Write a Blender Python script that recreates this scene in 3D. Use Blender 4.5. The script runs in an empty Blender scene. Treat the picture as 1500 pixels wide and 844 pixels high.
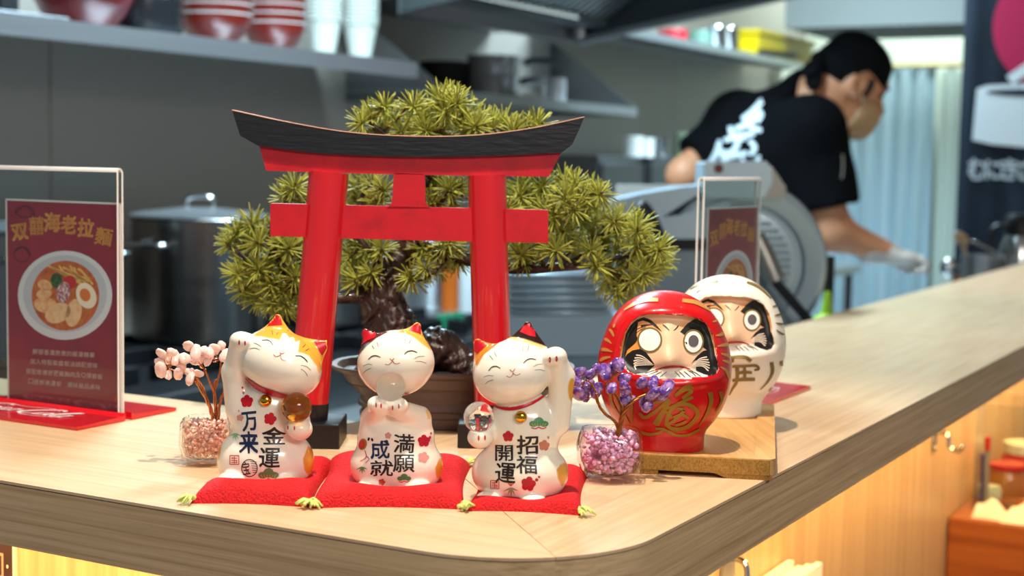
import bpy, bmesh, math, random
import numpy as np
from mathutils import Vector, Matrix
from mathutils.bvhtree import BVHTree

SC = bpy.context.scene
COL = SC.collection
random.seed(7)
RNG = np.random.default_rng(7)

# ------------------------------------------------------------------ camera
F = 2195.0                      # focal length in pixels of the 1500x844 frame
ROLL = math.radians(1.0)
PITCH = math.atan(185.5 / F)
CZ = 1.35
A = math.radians(29.118)        # heading of the long bar leg
cam = bpy.data.cameras.new('camera')
cam.sensor_width = 36.0
cam.lens = 36.0 * F / 1500.0
cam.clip_start = 0.02
cam.dof.use_dof = True
cam.dof.focus_distance = 1.17
cam.dof.aperture_fstop = 6.5
camo = bpy.data.objects.new('camera', cam)
COL.objects.link(camo)
_cp, _sp, _c, _s = math.cos(PITCH), math.sin(PITCH), math.cos(ROLL), math.sin(ROLL)
_f = Vector((0, _cp, -_sp)); _u0 = Vector((0, _sp, _cp)); _r0 = Vector((1, 0, 0))
_r = _c * _r0 + _s * _u0; _u = -_s * _r0 + _c * _u0
camo.matrix_world = Matrix(((_r.x, _u.x, -_f.x, 0), (_r.y, _u.y, -_f.y, 0), (_r.z, _u.z, -_f.z, CZ), (0, 0, 0, 1)))
SC.camera = camo

# ------------------------------------------------------------------ view and light
SC.view_settings.view_transform = 'Standard'
SC.view_settings.look = 'None'
SC.view_settings.gamma = 1.0
SC.view_settings.use_curve_mapping = False
SC.view_settings.exposure = 0.12
world = bpy.data.worlds.new('world')
SC.world = world
world.use_nodes = True
world.node_tree.nodes['Background'].inputs[0].default_value = (0.80, 0.86, 0.95, 1)
world.node_tree.nodes['Background'].inputs[1].default_value = 0.29

UU = np.array([math.sin(A), math.cos(A), 0.0])
VV = np.array([-math.cos(A), math.sin(A), 0.0])
def uv(a, b, z=0.0): return a * UU + b * VV + np.array([0, 0, z])

def spot(name, loc, tgt, power, col, size=70, blend=0.6, rad=0.03):
    l = bpy.data.lights.new(name, 'SPOT')
    l.energy = power; l.color = col; l.spot_size = math.radians(size); l.spot_blend = blend; l.shadow_soft_size = rad
    o = bpy.data.objects.new(name, l); COL.objects.link(o)
    o.location = loc
    o.rotation_euler = (Vector(tgt) - Vector(loc)).to_track_quat('-Z', 'Y').to_euler()
    return o
def area(name, loc, down, power, col, along, length, width):
    """rectangular lamp: 'down' is where it shines, 'along' the direction of its long side"""
    l = bpy.data.lights.new(name, 'AREA')
    l.shape = 'RECTANGLE'; l.size = length; l.size_y = width; l.energy = power; l.color = col
    o = bpy.data.objects.new(name, l); COL.objects.link(o)
    z = -Vector(down).normalized(); x = Vector(along); x = (x - z * x.dot(z)).normalized(); y = z.cross(x)
    o.matrix_world = Matrix(((x.x, y.x, z.x, loc[0]), (x.y, y.y, z.y, loc[1]), (x.z, y.z, z.z, loc[2]), (0, 0, 0, 1)))
    return o
WARM = (1.0, 0.83, 0.62); COOL = (0.62, 0.86, 1.0)
DOWN = (0, 0, -1)
# warm ceiling spots above the bar
spot('bar_spot_offscreen', (-0.02, 0.98, 2.45), (0.0, 1.16, 1.1), 84, (1.0, 0.88, 0.74), 62, 0.7, 0.020)
spot('bar_spot_offscreen', (-0.35, 0.90, 2.45), (-0.25, 1.2, 1.1), 24, (1.0, 0.88, 0.74), 60, 0.8, 0.03)
spot('bar_spot_offscreen', tuple(uv(2.0, 0.45, 2.45)), tuple(uv(1.95, 0.55, 1.1)), 13, (1.0, 0.95, 0.89), 70, 0.9, 0.03)
spot('bar_spot_offscreen', tuple(uv(3.7, 0.55, 2.45)), tuple(uv(3.7, 0.5, 1.1)), 26, WARM, 70, 0.9, 0.03)
# cool tube lights on the kitchen ceiling
area('kitchen_tube_offscreen', uv(2.6, 1.75, 2.56), DOWN, 90, COOL, UU, 1.2, 0.16)
area('kitchen_tube_offscreen', uv(5.3, 1.75, 2.56), DOWN, 105, COOL, UU, 1.2, 0.16)
area('kitchen_tube_offscreen', uv(7.65, 1.9, 2.56), DOWN, 24, (0.74, 0.93, 0.95), VV, 1.2, 0.16)
# dining-room ceiling panel on the guest side
area('dining_panel_offscreen', (0.9, -0.9, 2.56), (-0.35, 0.75, -0.70), 42, (1.0, 0.93, 0.84), (1, 0, 0), 1.2, 0.6)
# warm LED strips under the overhang of the bar, whose glow shows on the skirt
area('bar_led_strip', uv(2.9, 0.45, 1.046), tuple(0.05 * VV + np.array([0, 0, -0.45])), 14, (1.0, 0.60, 0.20), UU, 3.7, 0.02)
area('bar_led_strip', uv(0.86, 1.2, 1.046), tuple(0.04 * UU + np.array([0, 0, -0.45])), 6, (1.0, 0.60, 0.20), VV, 1.3, 0.02)

# ------------------------------------------------------------------ pixel geometry of the photograph
def ray(px, py):
    x = px - 750; y = py - 422
    xr = x * _c + y * _s; yr = -x * _s + y * _c
    d1, d2 = F, -yr
    return np.array([xr, d1 * _cp + d2 * _sp, -d1 * _sp + d2 * _cp])
def onz(px, py, z):
    d = ray(px, py); t = (z - CZ) / d[2]
    return np.array([d[0] * t, d[1] * t, z])
def at(px, py, Y):
    d = ray(px, py); t = Y / d[1]
    return np.array([d[0] * t, Y, CZ + d[2] * t])
def proj(p):
    p = np.asarray(p, float)
    x = p[..., 0]; y = p[..., 1]; z = p[..., 2] - CZ
    f = y * _cp - z * _sp; up = y * _sp + z * _cp
    xr = F * x / f; yr = -F * up / f
    return np.stack([750 + xr * _c - yr * _s, 422 + xr * _s + yr * _c], -1)
def onb(px, py, b):
    d = ray(px, py); t = b / (d @ VV); return d * t + np.array([0, 0, CZ])
def ona(px, py, a):
    d = ray(px, py); t = a / (d @ UU); return d * t + np.array([0, 0, CZ])

# ------------------------------------------------------------------ materials
def lin(h):
    h = h.lstrip('#')
    c = [int(h[i:i + 2], 16) / 255 for i in (0, 2, 4)]
    return tuple(x / 12.92 if x <= 0.04045 else ((x + 0.055) / 1.055) ** 2.4 for x in c) + (1.0,)
MATS = {}
def mat(name, col='#808080', rough=0.5, metal=0.0, coat=0.0, trans=0.0, ior=1.45, spec=0.5, bump=None, vary=None,
        attr=None, emit=None, sss=0.0, aniso=None, sheen=0.0, rvary=None):
    if name in MATS: return MATS[name]
    m = bpy.data.materials.new(name); m.use_nodes = True
    nt = m.node_tree; N = nt.nodes; L = nt.links
    p = N['Principled BSDF']; I = p.inputs
    c = lin(col)
    I['Base Color'].default_value = c
    I['Roughness'].default_value = rough; I['Metallic'].default_value = metal
    I['Coat Weight'].default_value = coat; I['Coat Roughness'].default_value = 0.04
    I['Transmission Weight'].default_value = trans; I['IOR'].default_value = ior
    I['Specular IOR Level'].default_value = spec
    I['Sheen Weight'].default_value = sheen
    if sss:
        I['Subsurface Weight'].default_value = sss
        I['Subsurface Radius'].default_value = (1, .6, .4); I['Subsurface Scale'].default_value = 0.004
    tc = None
    def coords(scale, rot=(0, 0, 0)):
        nonlocal tc
        tc = tc or N.new('ShaderNodeTexCoord')
        mp = N.new('ShaderNodeMapping')
        mp.inputs['Scale'].default_value = scale if isinstance(scale, tuple) else (scale,) * 3
        mp.inputs['Rotation'].default_value = rot
        L.new(tc.outputs['Object'], mp.inputs['Vector'])
        return mp.outputs['Vector']
    colout = None
    if attr:
        at_ = N.new('ShaderNodeAttribute'); at_.attribute_name = attr
        colout = at_.outputs['Color']
    if vary:      # (second colour, scale, low, high, rotation)
        c2, sc, lo, hi = vary[:4]; rot = vary[4] if len(vary) > 4 else (0, 0, 0)
        nz = N.new('ShaderNodeTexNoise'); nz.inputs['Scale'].default_value = 1.0
        nz.inputs['Detail'].default_value = 5.0; nz.inputs['Roughness'].default_value = 0.6
        # rotate first, then stretch
        r_ = coords((1, 1, 1), rot)
        mp2 = N.new('ShaderNodeVectorMath'); mp2.operation = 'MULTIPLY'
        mp2.inputs[1].default_value = sc if isinstance(sc, tuple) else (sc,) * 3
        L.new(r_, mp2.inputs[0]); L.new(mp2.outputs[0], nz.inputs['Vector'])
        rp = N.new('ShaderNodeValToRGB')
        rp.color_ramp.elements[0].position = lo; rp.color_ramp.elements[1].position = hi
        mx = N.new('ShaderNodeMix'); mx.data_type = 'RGBA'
        L.new(nz.outputs['Fac'], rp.inputs['Fac']); L.new(rp.outputs['Color'], mx.inputs[0])
        if colout is not None: L.new(colout, mx.inputs[6])
        else: mx.inputs[6].default_value = c
        mx.inputs[7].default_value = lin(c2)
        colout = mx.outputs[2]
    if colout is not None: L.new(colout, I['Base Color'])
    if rvary:
        nz = N.new('ShaderNodeTexNoise'); L.new(coords(rvary[0]), nz.inputs['Vector']); nz.inputs['Scale'].default_value = 1.0
        mr = N.new('ShaderNodeMapRange'); mr.inputs[3].default_value = rvary[1]; mr.inputs[4].default_value = rvary[2]
        L.new(nz.outputs['Fac'], mr.inputs[0]); L.new(mr.outputs[0], I['Roughness'])
    if bump:      # (scale, strength, distance)
        nz = N.new('ShaderNodeTexNoise'); nz.inputs['Scale'].default_value = 1.0; nz.inputs['Detail'].default_value = 3.0
        L.new(coords(bump[0]), nz.inputs['Vector'])
        b = N.new('ShaderNodeBump'); b.inputs['Strength'].default_value = bump[1]; b.inputs['Distance'].default_value = bump[2]
        L.new(nz.outputs['Fac'], b.inputs['Height']); L.new(b.outputs['Normal'], I['Normal'])
    if emit:
        I['Emission Color'].default_value = lin(emit[0]); I['Emission Strength'].default_value = emit[1]
    MATS[name] = m
    return m

def clearmat(name, tint='#ffffff', refl=0.9, bump=None, rough=0.0):
    """thin clear sheet: lets light straight through, mirrors at grazing angles"""
    m = bpy.data.materials.new(name); m.use_nodes = True
    nt = m.node_tree; N = nt.nodes; L = nt.links; N.clear()
    out = N.new('ShaderNodeOutputMaterial'); mx = N.new('ShaderNodeMixShader'); t = N.new('ShaderNodeBsdfTransparent'); g = N.new('ShaderNodeBsdfGlossy'); lw = N.new('ShaderNodeFresnel'); ge = N.new('ShaderNodeNewGeometry'); iv = N.new('ShaderNodeMath'); iv.operation = 'SUBTRACT'; iv.inputs[0].default_value = 1.0; m2 = N.new('ShaderNodeMath'); m2.operation = 'MULTIPLY'
    t.inputs['Color'].default_value = lin(tint); g.inputs['Roughness'].default_value = rough; lw.inputs['IOR'].default_value = 1.49
    mu = N.new('ShaderNodeMath'); mu.operation = 'MULTIPLY'; mu.inputs[1].default_value = refl
    L.new(lw.outputs[0], mu.inputs[0]); L.new(ge.outputs['Backfacing'], iv.inputs[1]); L.new(mu.outputs[0], m2.inputs[0]); L.new(iv.outputs[0], m2.inputs[1]); L.new(m2.outputs[0], mx.inputs[0]); L.new(t.outputs[0], mx.inputs[1]); L.new(g.outputs[0], mx.inputs[2]); L.new(mx.outputs[0], out.inputs[0])
    if bump:
        tc = N.new('ShaderNodeTexCoord'); nz = N.new('ShaderNodeTexNoise'); nz.inputs['Scale'].default_value = bump[0]; nz.inputs['Detail'].default_value = 2
        b = N.new('ShaderNodeBump'); b.inputs['Strength'].default_value = bump[1]; b.inputs['Distance'].default_value = bump[2]
        L.new(tc.outputs['Object'], nz.inputs['Vector']); L.new(nz.outputs['Fac'], b.inputs['Height']); L.new(b.outputs[0], g.inputs['Normal']); L.new(b.outputs[0], lw.inputs['Normal'])
    MATS[name] = m
    return m

# ------------------------------------------------------------------ mesh builder
def unit(v):
    v = np.asarray(v, float); n = np.linalg.norm(v); return v / n if n > 1e-12 else v
class MB:
    def __init__(s): s.V = []; s.F = []; s.n = 0
    def add(s, V, Fc):
        V = [tuple(map(float, p)) for p in V]
        s.F += [tuple(int(i) + s.n for i in f) for f in Fc]; s.V += V; s.n += len(V); return s
    def hexa(s, P):       # 8 corners: bottom 0-3 ccw, top 4-7
        return s.add(P, [(3, 2, 1, 0), (4, 5, 6, 7), (0, 1, 5, 4), (1, 2, 6, 5), (2, 3, 7, 6), (3, 0, 4, 7)])
    def box(s, lo, hi, bev=0.0):
        bm = bmesh.new(); bmesh.ops.create_cube(bm, size=1.0)
        for v in bm.verts:
            v.co = Vector([(lo[i] + hi[i]) / 2 + v.co[i] * (hi[i] - lo[i]) for i in range(3)])
        if bev: bmesh.ops.bevel(bm, geom=bm.edges[:], offset=bev, segments=2, affect='EDGES', profile=0.5)
        return s.bm(bm)
    def bm(s, bm):
        bm.verts.index_update()
        s.add([v.co[:] for v in bm.verts], [[v.index for v in f.verts] for f in bm.faces]); bm.free(); return s
    def uvbox(s, a0, a1, b0, b1, z0, z1, bev=0.0):      # box aligned with the bar
        k = s.n; s.box((a0, b0, z0), (a1, b1, z1), bev)
        for i in range(k, s.n):
            p = s.V[i]; s.V[i] = tuple(uv(p[0], p[1], p[2]))
        return s
    def tube(s, pts, r, n=8, caps=True, flat=1.0, up=None):
        pts = [np.asarray(p, float) for p in pts]; m = len(pts)
        rr = list(r) if hasattr(r, '__len__') else [r] * m
        t0 = unit(pts[1] - pts[0])
        ref = np.array(up if up is not None else ([0, 0, 1] if abs(t0[2]) < .9 else [1, 0, 0]), float)
        V = []; Fc = []
        nrm = unit(ref - t0 * (ref @ t0))
        for i in range(m):
            t = unit(pts[min(i + 1, m - 1)] - pts[max(i - 1, 0)])
            nrm = unit(nrm - t * (nrm @ t)); bi = np.cross(t, nrm)
            for k in range(n):
                w = 2 * math.pi * k / n
                V.append(pts[i] + rr[i] * (math.cos(w) * nrm * flat + math.sin(w) * bi))
        for i in range(m - 1):
            for k in range(n):
                k2 = (k + 1) % n
                Fc.append((i * n + k, i * n + k2, (i + 1) * n + k2, (i + 1) * n + k))
        if caps:
            Fc.append(tuple(range(n - 1, -1, -1))); Fc.append(tuple((m - 1) * n + k for k in range(n)))
        return s.add(V, Fc)
    def lathe(s, prof, c=(0, 0, 0), n=32, sx=1.0, sy=1.0, rot=0.0, close=False):
        V = []; Fc = []; m = len(prof)
        for (r, z) in prof:
            for k in range(n):
                w = 2 * math.pi * k / n; x = r * math.cos(w) * sx; y = r * math.sin(w) * sy
                V.append((c[0] + x * math.cos(rot) - y * math.sin(rot), c[1] + x * math.sin(rot) + y * math.cos(rot), c[2] + z))
        for i in range(m - 1):
            for k in range(n):
                k2 = (k + 1) % n
                Fc.append((i * n + k, i * n + k2, (i + 1) * n + k2, (i + 1) * n + k))
        if close:
            for k in range(n):
                k2 = (k + 1) % n; i = m - 1
                Fc.append((i * n + k, i * n + k2, k2, k))
        else:
            if prof[0][0] > 1e-6: Fc.append(tuple(range(n - 1, -1, -1)))
            if prof[-1][0] > 1e-6: Fc.append(tuple((m - 1) * n + k for k in range(n)))
        return s.add(V, Fc)
    def ell(s, c, r, n=16, m=10, R=None):
        V = []; Fc = []
        for i in range(m + 1):
            ph = math.pi * i / m
            for k in range(n):
                w = 2 * math.pi * k / n
                p = np.array([r[0] * math.sin(ph) * math.cos(w), r[1] * math.sin(ph) * math.sin(w), -r[2] * math.cos(ph)])
                if R is not None: p = R @ p
                V.append(np.asarray(c) + p)
        for i in range(m):
            for k in range(n):
                k2 = (k + 1) % n
                Fc.append((i * n + k, i * n + k2, (i + 1) * n + k2, (i + 1) * n + k))
        return s.add(V, Fc)
    def slab(s, front, off):        # polygon of 3-D points extruded by a vector
        n = len(front); fr = [np.asarray(p, float) for p in front]; off = np.asarray(off, float)
        nn = np.zeros(3)
        for i in range(n): nn += np.cross(fr[i], fr[(i + 1) % n])
        if nn @ off > 0: fr = fr[::-1]
        return s.add(fr + [p + off for p in fr], [tuple(range(n)), tuple(range(2 * n - 1, n - 1, -1))] +
                     [((i + 1) % n, i, n + i, n + (i + 1) % n) for i in range(n)])
    def build(s, name, m, parent=None, smooth=False, loc=None, kind=None):
        o = mesh_obj(name, s.V, s.F, m, parent, smooth, loc)
        if kind: o['kind'] = kind
        return o
def wloc(o):
    p = Vector((0, 0, 0))
    while o is not None: p = p + Vector(o.location); o = o.parent
    return p
def mesh_obj(name, V, Fc, m, parent=None, smooth=False, loc=None):
    base = wloc(parent) if parent is not None else Vector((0, 0, 0))
    if loc is None: o3 = base
    else: o3 = Vector(loc)
    V = np.asarray(V, float).reshape(-1, 3) - np.array(o3[:])
    me = bpy.data.meshes.new(name)
    me.from_pydata([tuple(p) for p in V], [], Fc)
    me.validate(); me.update()
    if smooth: shade(me, smooth)
    me.materials.append(m)
    o = bpy.data.objects.new(name, me); COL.objects.link(o)
    o.parent = parent
    o.location = o3 - base
    return o
def shade(me, ang):
    me.polygons.foreach_set('use_smooth', [True] * len(me.polygons))
    if ang is not True:
        bm = bmesh.new(); bm.from_mesh(me)
        for e in bm.edges:
            if len(e.link_faces) == 2 and e.calc_face_angle(0) > math.radians(ang): e.smooth = False
        bm.to_mesh(me); bm.free()
def tag(o, label, cat, group=None):
    o['label'] = label; o['category'] = cat
    if group: o['group'] = group
    return o
def thing(name, label, cat, loc, group=None):
    o = bpy.data.objects.new(name, None); COL.objects.link(o)
    o.empty_display_size = 0.02; o.location = tuple(map(float, loc))
    return tag(o, label, cat, group)
def struct(name, mb, m, smooth=False, loc=None):
    o = mb.build(name, m, None, smooth, loc); o['kind'] = 'structure'; return o
def copy_tree(o, loc, parent=None):
    c = o.copy(); COL.objects.link(c); c.parent = parent; c.location = loc
    for ch in o.children: copy_tree(ch, ch.location, c)
    return c

# ------------------------------------------------------------------ implicit surfaces
def smin(a, b, k):
    h = np.clip(0.5 + 0.5 * (b - a) / k, 0, 1)
    return b * (1 - h) + a * h - k * h * (1 - h)
def smax(a, b, k): return -smin(-a, -b, k)
def s_ell(X, Y, Z, c, r, R=None):
    x, y, z = X - c[0], Y - c[1], Z - c[2]
    if R is not None:
        x, y, z = (R[0][0] * x + R[1][0] * y + R[2][0] * z, R[0][1] * x + R[1][1] * y + R[2][1] * z, R[0][2] * x + R[1][2] * y + R[2][2] * z)
    k0 = np.sqrt((x / r[0]) ** 2 + (y / r[1]) ** 2 + (z / r[2]) ** 2)
    k1 = np.sqrt((x / r[0] ** 2) ** 2 + (y / r[1] ** 2) ** 2 + (z / r[2] ** 2) ** 2) + 1e-9
    return k0 * (k0 - 1) / k1
def s_cap(X, Y, Z, a, b, ra, rb, ys=1.0):
    a = np.asarray(a, float); b = np.asarray(b, float); d = b - a; dd = d @ d + 1e-12
    t = np.clip(((X - a[0]) * d[0] + (Y - a[1]) * d[1] + (Z - a[2]) * d[2]) / dd, 0, 1)
    return np.sqrt((X - a[0] - t * d[0]) ** 2 + ((Y - a[1] - t * d[1]) / ys) ** 2 + (Z - a[2] - t * d[2]) ** 2) - (ra + (rb - ra) * t)
def rot2(deg):      # rotation in the picture plane (x right, z up), clockwise as seen
    w = math.radians(deg); c, s = math.cos(w), math.sin(w)
    return np.array([[c, 0, s], [0, 1, 0], [-s, 0, c]])
def snets(fn, lo, hi, h):
    lo = np.asarray(lo, float); hi = np.asarray(hi, float)
    n = np.ceil((hi - lo) / h).astype(int) + 1
    ax = [(lo[i] + h * np.arange(n[i])).astype(np.float32) for i in range(3)]
    X, Y, Z = np.meshgrid(*ax, indexing='ij')
    D = fn(X, Y, Z).astype(np.float32)
    S = D < 0
    nx, ny, nz = n - 1
    cnt = np.zeros((nx, ny, nz), np.float32); acc = np.zeros((nx, ny, nz, 3), np.float32)
    for axis in range(3):
        o = [i for i in range(3) if i != axis]
        for p in (0, 1):
            for q in (0, 1):
                sl0 = [slice(0, nx), slice(0, ny), slice(0, nz)]
                st = [0, 0, 0]; st[o[0]] = p; st[o[1]] = q
                e = [0, 0, 0]; e[axis] = 1
                s0 = tuple(slice(st[i], st[i] + (nx, ny, nz)[i]) for i in range(3))
                s1 = tuple(slice(st[i] + e[i], st[i] + e[i] + (nx, ny, nz)[i]) for i in range(3))
                d0 = D[s0]; d1 = D[s1]
                cr = S[s0] != S[s1]
                den = np.where(cr, d0 - d1, 1)
                t = np.where(cr, d0 / den, 0)
                cnt += cr
                for i in range(3):
                    acc[..., i] += np.where(cr, st[i] + (t if i == axis else 0), 0)
    act = cnt > 0
    idx = -np.ones(act.shape, np.int64); idx[act] = np.arange(act.sum())
    ii = np.argwhere(act)
    V = (ii + acc[act] / cnt[act][:, None]) * h + lo
    quads = []
    for axis in range(3):
        o = [i for i in range(3) if i != axis]
        e = [0, 0, 0]; e[axis] = 1
        s0 = tuple(slice(0, D.shape[i] - e[i]) for i in range(3)); s1 = tuple(slice(e[i], None) for i in range(3))
        cr = np.argwhere(S[s0] != S[s1])
        ok = (cr[:, o[0]] > 0) & (cr[:, o[1]] > 0) & (cr[:, o[0]] < n[o[0]] - 1) & (cr[:, o[1]] < n[o[1]] - 1)
        cr = cr[ok]
        def cell(d0, d1):
            c = cr.copy(); c[:, o[0]] -= d0; c[:, o[1]] -= d1
            return idx[c[:, 0], c[:, 1], c[:, 2]]
        q = np.stack([cell(1, 1), cell(0, 1), cell(0, 0), cell(1, 0)], 1)
        ins = S[cr[:, 0], cr[:, 1], cr[:, 2]]
        if axis == 1: ins = ~ins
        q[~ins] = q[~ins][:, ::-1]
        quads.append(q)
    return V, np.concatenate(quads)

# ------------------------------------------------------------------ flat drawing: strokes, polygons, glyphs
def catmull(pts, n):
    P = [np.asarray(p, float) for p in pts]
    if len(P) == 2: return [P[0] + (P[1] - P[0]) * i / (n - 1) for i in range(n)]
    P = [2 * P[0] - P[1]] + P + [2 * P[-1] - P[-2]]
    out = []; m = len(P) - 3
    for i in range(n):
        t = i / (n - 1) * m; k = min(int(t), m - 1); t -= k
        a, b, c, d = P[k:k + 4]
        out.append(0.5 * (2 * b + (c - a) * t + (2 * a - 5 * b + 4 * c - d) * t * t + (3 * b - a - 3 * c + d) * t ** 3))
    return out
def stroke(pts, w0, w1=None, n=14, taper=0.0):
    """ribbon along a smooth line; taper 1 pinches both ends"""
    w1 = w0 if w1 is None else w1
    C = catmull(pts, n); V = []; Fc = []
    for i, p in enumerate(C):
        t = unit(C[min(i + 1, n - 1)] - C[max(i - 1, 0)]); nn = np.array([-t[1], t[0]])
        x = i / (n - 1); w = (w0 + (w1 - w0) * x) * (1 - taper + taper * math.sin(math.pi * min(max(x, .04), .96)) ** .6)
        V += [p - nn * w / 2, p + nn * w / 2]
    Fc = [(2 * i, 2 * i + 1, 2 * i + 3, 2 * i + 2) for i in range(n - 1)]
    return V, Fc
def pellipse(cx, cy, rx, ry, n=28, rot=0):
    w = math.radians(rot)
    return [(cx + rx * math.cos(t) * math.cos(w) - ry * math.sin(t) * math.sin(w), cy + rx * math.cos(t) * math.sin(w) + ry * math.sin(t) * math.cos(w))
            for t in (2 * math.pi * i / n for i in range(n))]
def poly(pts): return [np.array(p, float) for p in pts], [tuple(range(len(pts)))]
def ring(cx, cy, rx, ry, w, n=36, rot=0):
    a = pellipse(cx, cy, rx, ry, n, rot); b = pellipse(cx, cy, rx - w, ry - w, n, rot)
    return [np.array(p) for p in a + b], [(i, (i + 1) % n, n + (i + 1) % n, n + i) for i in range(n)]
def smoothpoly(pts, n=60):
    P = list(pts); C = catmull(P + [P[0]], n + 1)[:-1]
    return poly(C)
def flower(cx, cy, r, rot=0):
    pts = []
    for i in range(50):
        t = 2 * math.pi * i / 50
        rr = r * (0.72 + 0.28 * abs(math.cos(2.5 * t)) ** .7)
        pts.append((cx + rr * math.sin(t + rot), cy - rr * math.cos(t + rot)))
    return poly(pts)
_G = {}
def glyph(ch):
    k = ch
    if k in _G: return _G[k]
    cu = bpy.data.curves.new('glyph', 'FONT'); cu.body = ch; cu.resolution_u = 3; cu.fill_mode = 'FRONT'
    ob = bpy.data.objects.new('glyph', cu); COL.objects.link(ob)
    dg = bpy.context.evaluated_depsgraph_get()
    me = bpy.data.meshes.new_from_object(ob.evaluated_get(dg))
    V = [np.array([v.co.x, v.co.y]) for v in me.vertices]; Fc = [tuple(p.vertices) for p in me.polygons]
    bpy.data.objects.remove(ob); bpy.data.curves.remove(cu); bpy.data.meshes.remove(me)
    _G[k] = (V, Fc)
    return _G[k]
def put_glyph(ch, cx, cy, w, h, rot=0.0, bold=0.012, ydown=True, wob=0.0):
    """a glyph drawn a few times with small shifts, like a loaded brush"""
    o = bold * 1.5
    sh = [(0, 0)] if bold == 0 else [(o * math.cos(t), o * math.sin(t)) for t in (.6, 2.2, 3.7, 5.3)]
    return join2([_put_glyph(ch, cx + dx * w, cy + dy * h, w * (1 - 2 * o), h * (1 - 2 * o), rot, ydown, wob) for dx, dy in sh])
def _put_glyph(ch, cx, cy, w, h, rot, ydown, wob):
    """glyph outline stretched to a box centred at (cx, cy); rot in degrees, picture coordinates"""
    V, Fc = glyph(ch)
    P = np.array(V); lo = P.min(0); hi = P.max(0)
    Q = (P - (lo + hi) / 2) / np.maximum(hi - lo, 1e-6)
    Q = Q * [w, h]
    if wob:
        Q = Q + wob * np.stack([np.sin(Q[:, 1] / h * 7 + cx), np.sin(Q[:, 0] / w * 6 + cy)], -1)
    if ydown: Q[:, 1] *= -1
    c, s = math.cos(math.radians(rot)), math.sin(math.radians(rot))
    Q = np.stack([Q[:, 0] * c - Q[:, 1] * s, Q[:, 0] * s + Q[:, 1] * c], -1) + [cx, cy]
    return list(Q), Fc
def join2(items):
    V = []; Fc = []
    for v, f in items:
        k = len(V); V += [np.asarray(p, float) for p in v]; Fc += [tuple(i + k for i in q) for q in f]
    return V, Fc
def grid_cut(V, Fc, g):
    bm = bmesh.new()
    vs = [bm.verts.new((p[0], p[1], 0)) for p in V]
    for f in Fc:
        try: bm.faces.new([vs[i] for i in f])
        except ValueError: pass
    bmesh.ops.triangulate(bm, faces=bm.faces[:])
    P = np.array(V); lo = P.min(0); hi = P.max(0)
    for axis in (0, 1):
        for k in range(1, int((hi[axis] - lo[axis]) / g) + 1):
            co = [0, 0, 0]; co[axis] = lo[axis] + k * g
            no = [0, 0, 0]; no[axis] = 1
            bmesh.ops.bisect_plane(bm, geom=bm.verts[:] + bm.edges[:] + bm.faces[:], plane_co=co, plane_no=no)
    bm.verts.index_update()
    V2 = [np.array(v.co[:2]) for v in bm.verts]; F2 = [tuple(v.index for v in f.verts) for f in bm.faces]
    bm.free()
    return V2, F2
def bvh_of(*objs):
    V = []; Fc = []
    for o in objs:
        k = len(V); b = wloc(o)
        V += [Vector(v.co) + b for v in o.data.vertices]; Fc += [tuple(i + k for i in p.vertices) for p in o.data.polygons]
    return BVHTree.FromPolygons(V, Fc)
def decal(name, items, bvh, m, parent, off=0.00025, g=4.0, maxd=None, sub=None):
    """painted mark: picture-plane drawing laid on the surface of a thing"""
    V, Fc = join2(items)
    if g: V, Fc = grid_cut(V, Fc, g)
    out = []; ok = []
    o = Vector((0, 0, CZ))
    for p in V:
        d = Vector(ray(p[0], p[1])).normalized()
        loc, nor, i, dist = bvh.ray_cast(o, d)
        if loc is None: out.append((0, 0, 0)); ok.append(None)
        else:
            if nor.dot(d) > 0: nor = -nor
            out.append(tuple(loc + nor * off)); ok.append(dist)
    ds = [x for x in ok if x is not None]
    if not ds: return None
    near = min(ds); lim = maxd or 1e9
    F2 = [f for f in Fc if all(ok[i] is not None for i in f) and max(ok[i] for i in f) - min(ok[i] for i in f) < 0.02 and max(ok[i] for i in f) - near < lim]
    used = sorted({i for f in F2 for i in f}); mp = {i: k for k, i in enumerate(used)}
    V3 = []; 
    for i in used: V3.append(out[i])
    F3 = []
    for f in F2:
        q = [mp[i] for i in f]
        a, b, c = (np.array(V3[j]) for j in q[:3])
        nn = np.cross(b - a, c - a)
        if nn @ (np.array([0, 0, CZ]) - a) < 0: q = q[::-1]
        F3.append(tuple(q))
    if not F3: return None
    return mesh_obj(name, V3, F3, m, parent, True)
def sdpoly(P, pts):
    """signed distance (positive inside) of 2-D points to a polygon"""
    pts = np.asarray(pts, float); P = np.asarray(P, float)
    n = len(pts); best = np.full(len(P), 1e18); ins = np.zeros(len(P), bool)
    for i in range(n):
        a = pts[i]; b = pts[(i + 1) % n]; e = b - a
        w = P - a; t = np.clip((w @ e) / (e @ e + 1e-12), 0, 1)
        d = w - t[:, None] * e
        best = np.minimum(best, (d ** 2).sum(1))
        c1 = P[:, 1] >= a[1]; c2 = P[:, 1] < b[1]; c3 = e[0] * w[:, 1] > e[1] * w[:, 0]
        ins ^= (c1 & c2 & c3) | (~c1 & ~c2 & ~c3)
    return np.where(ins, 1, -1) * np.sqrt(best)
def set_col(o, cols, name='paint'):
    me = o.data
    a = me.color_attributes.new(name, 'FLOAT_COLOR', 'POINT')
    c = np.ones((len(me.vertices), 4), np.float32); c[:, :3] = cols
    a.data.foreach_set('color', c.ravel())
def blendcol(base, P2, specs, soft=1.5):
    """base colour plus polygons of paint [(polygon, hex)]"""
    C = np.tile(np.array(lin(base)[:3]), (len(P2), 1))
    for pts, h in specs:
        w = np.clip(sdpoly(P2, pts) / soft + .5, 0, 1)[:, None]
        C = C * (1 - w) + np.array(lin(h)[:3]) * w
    return C

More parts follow.
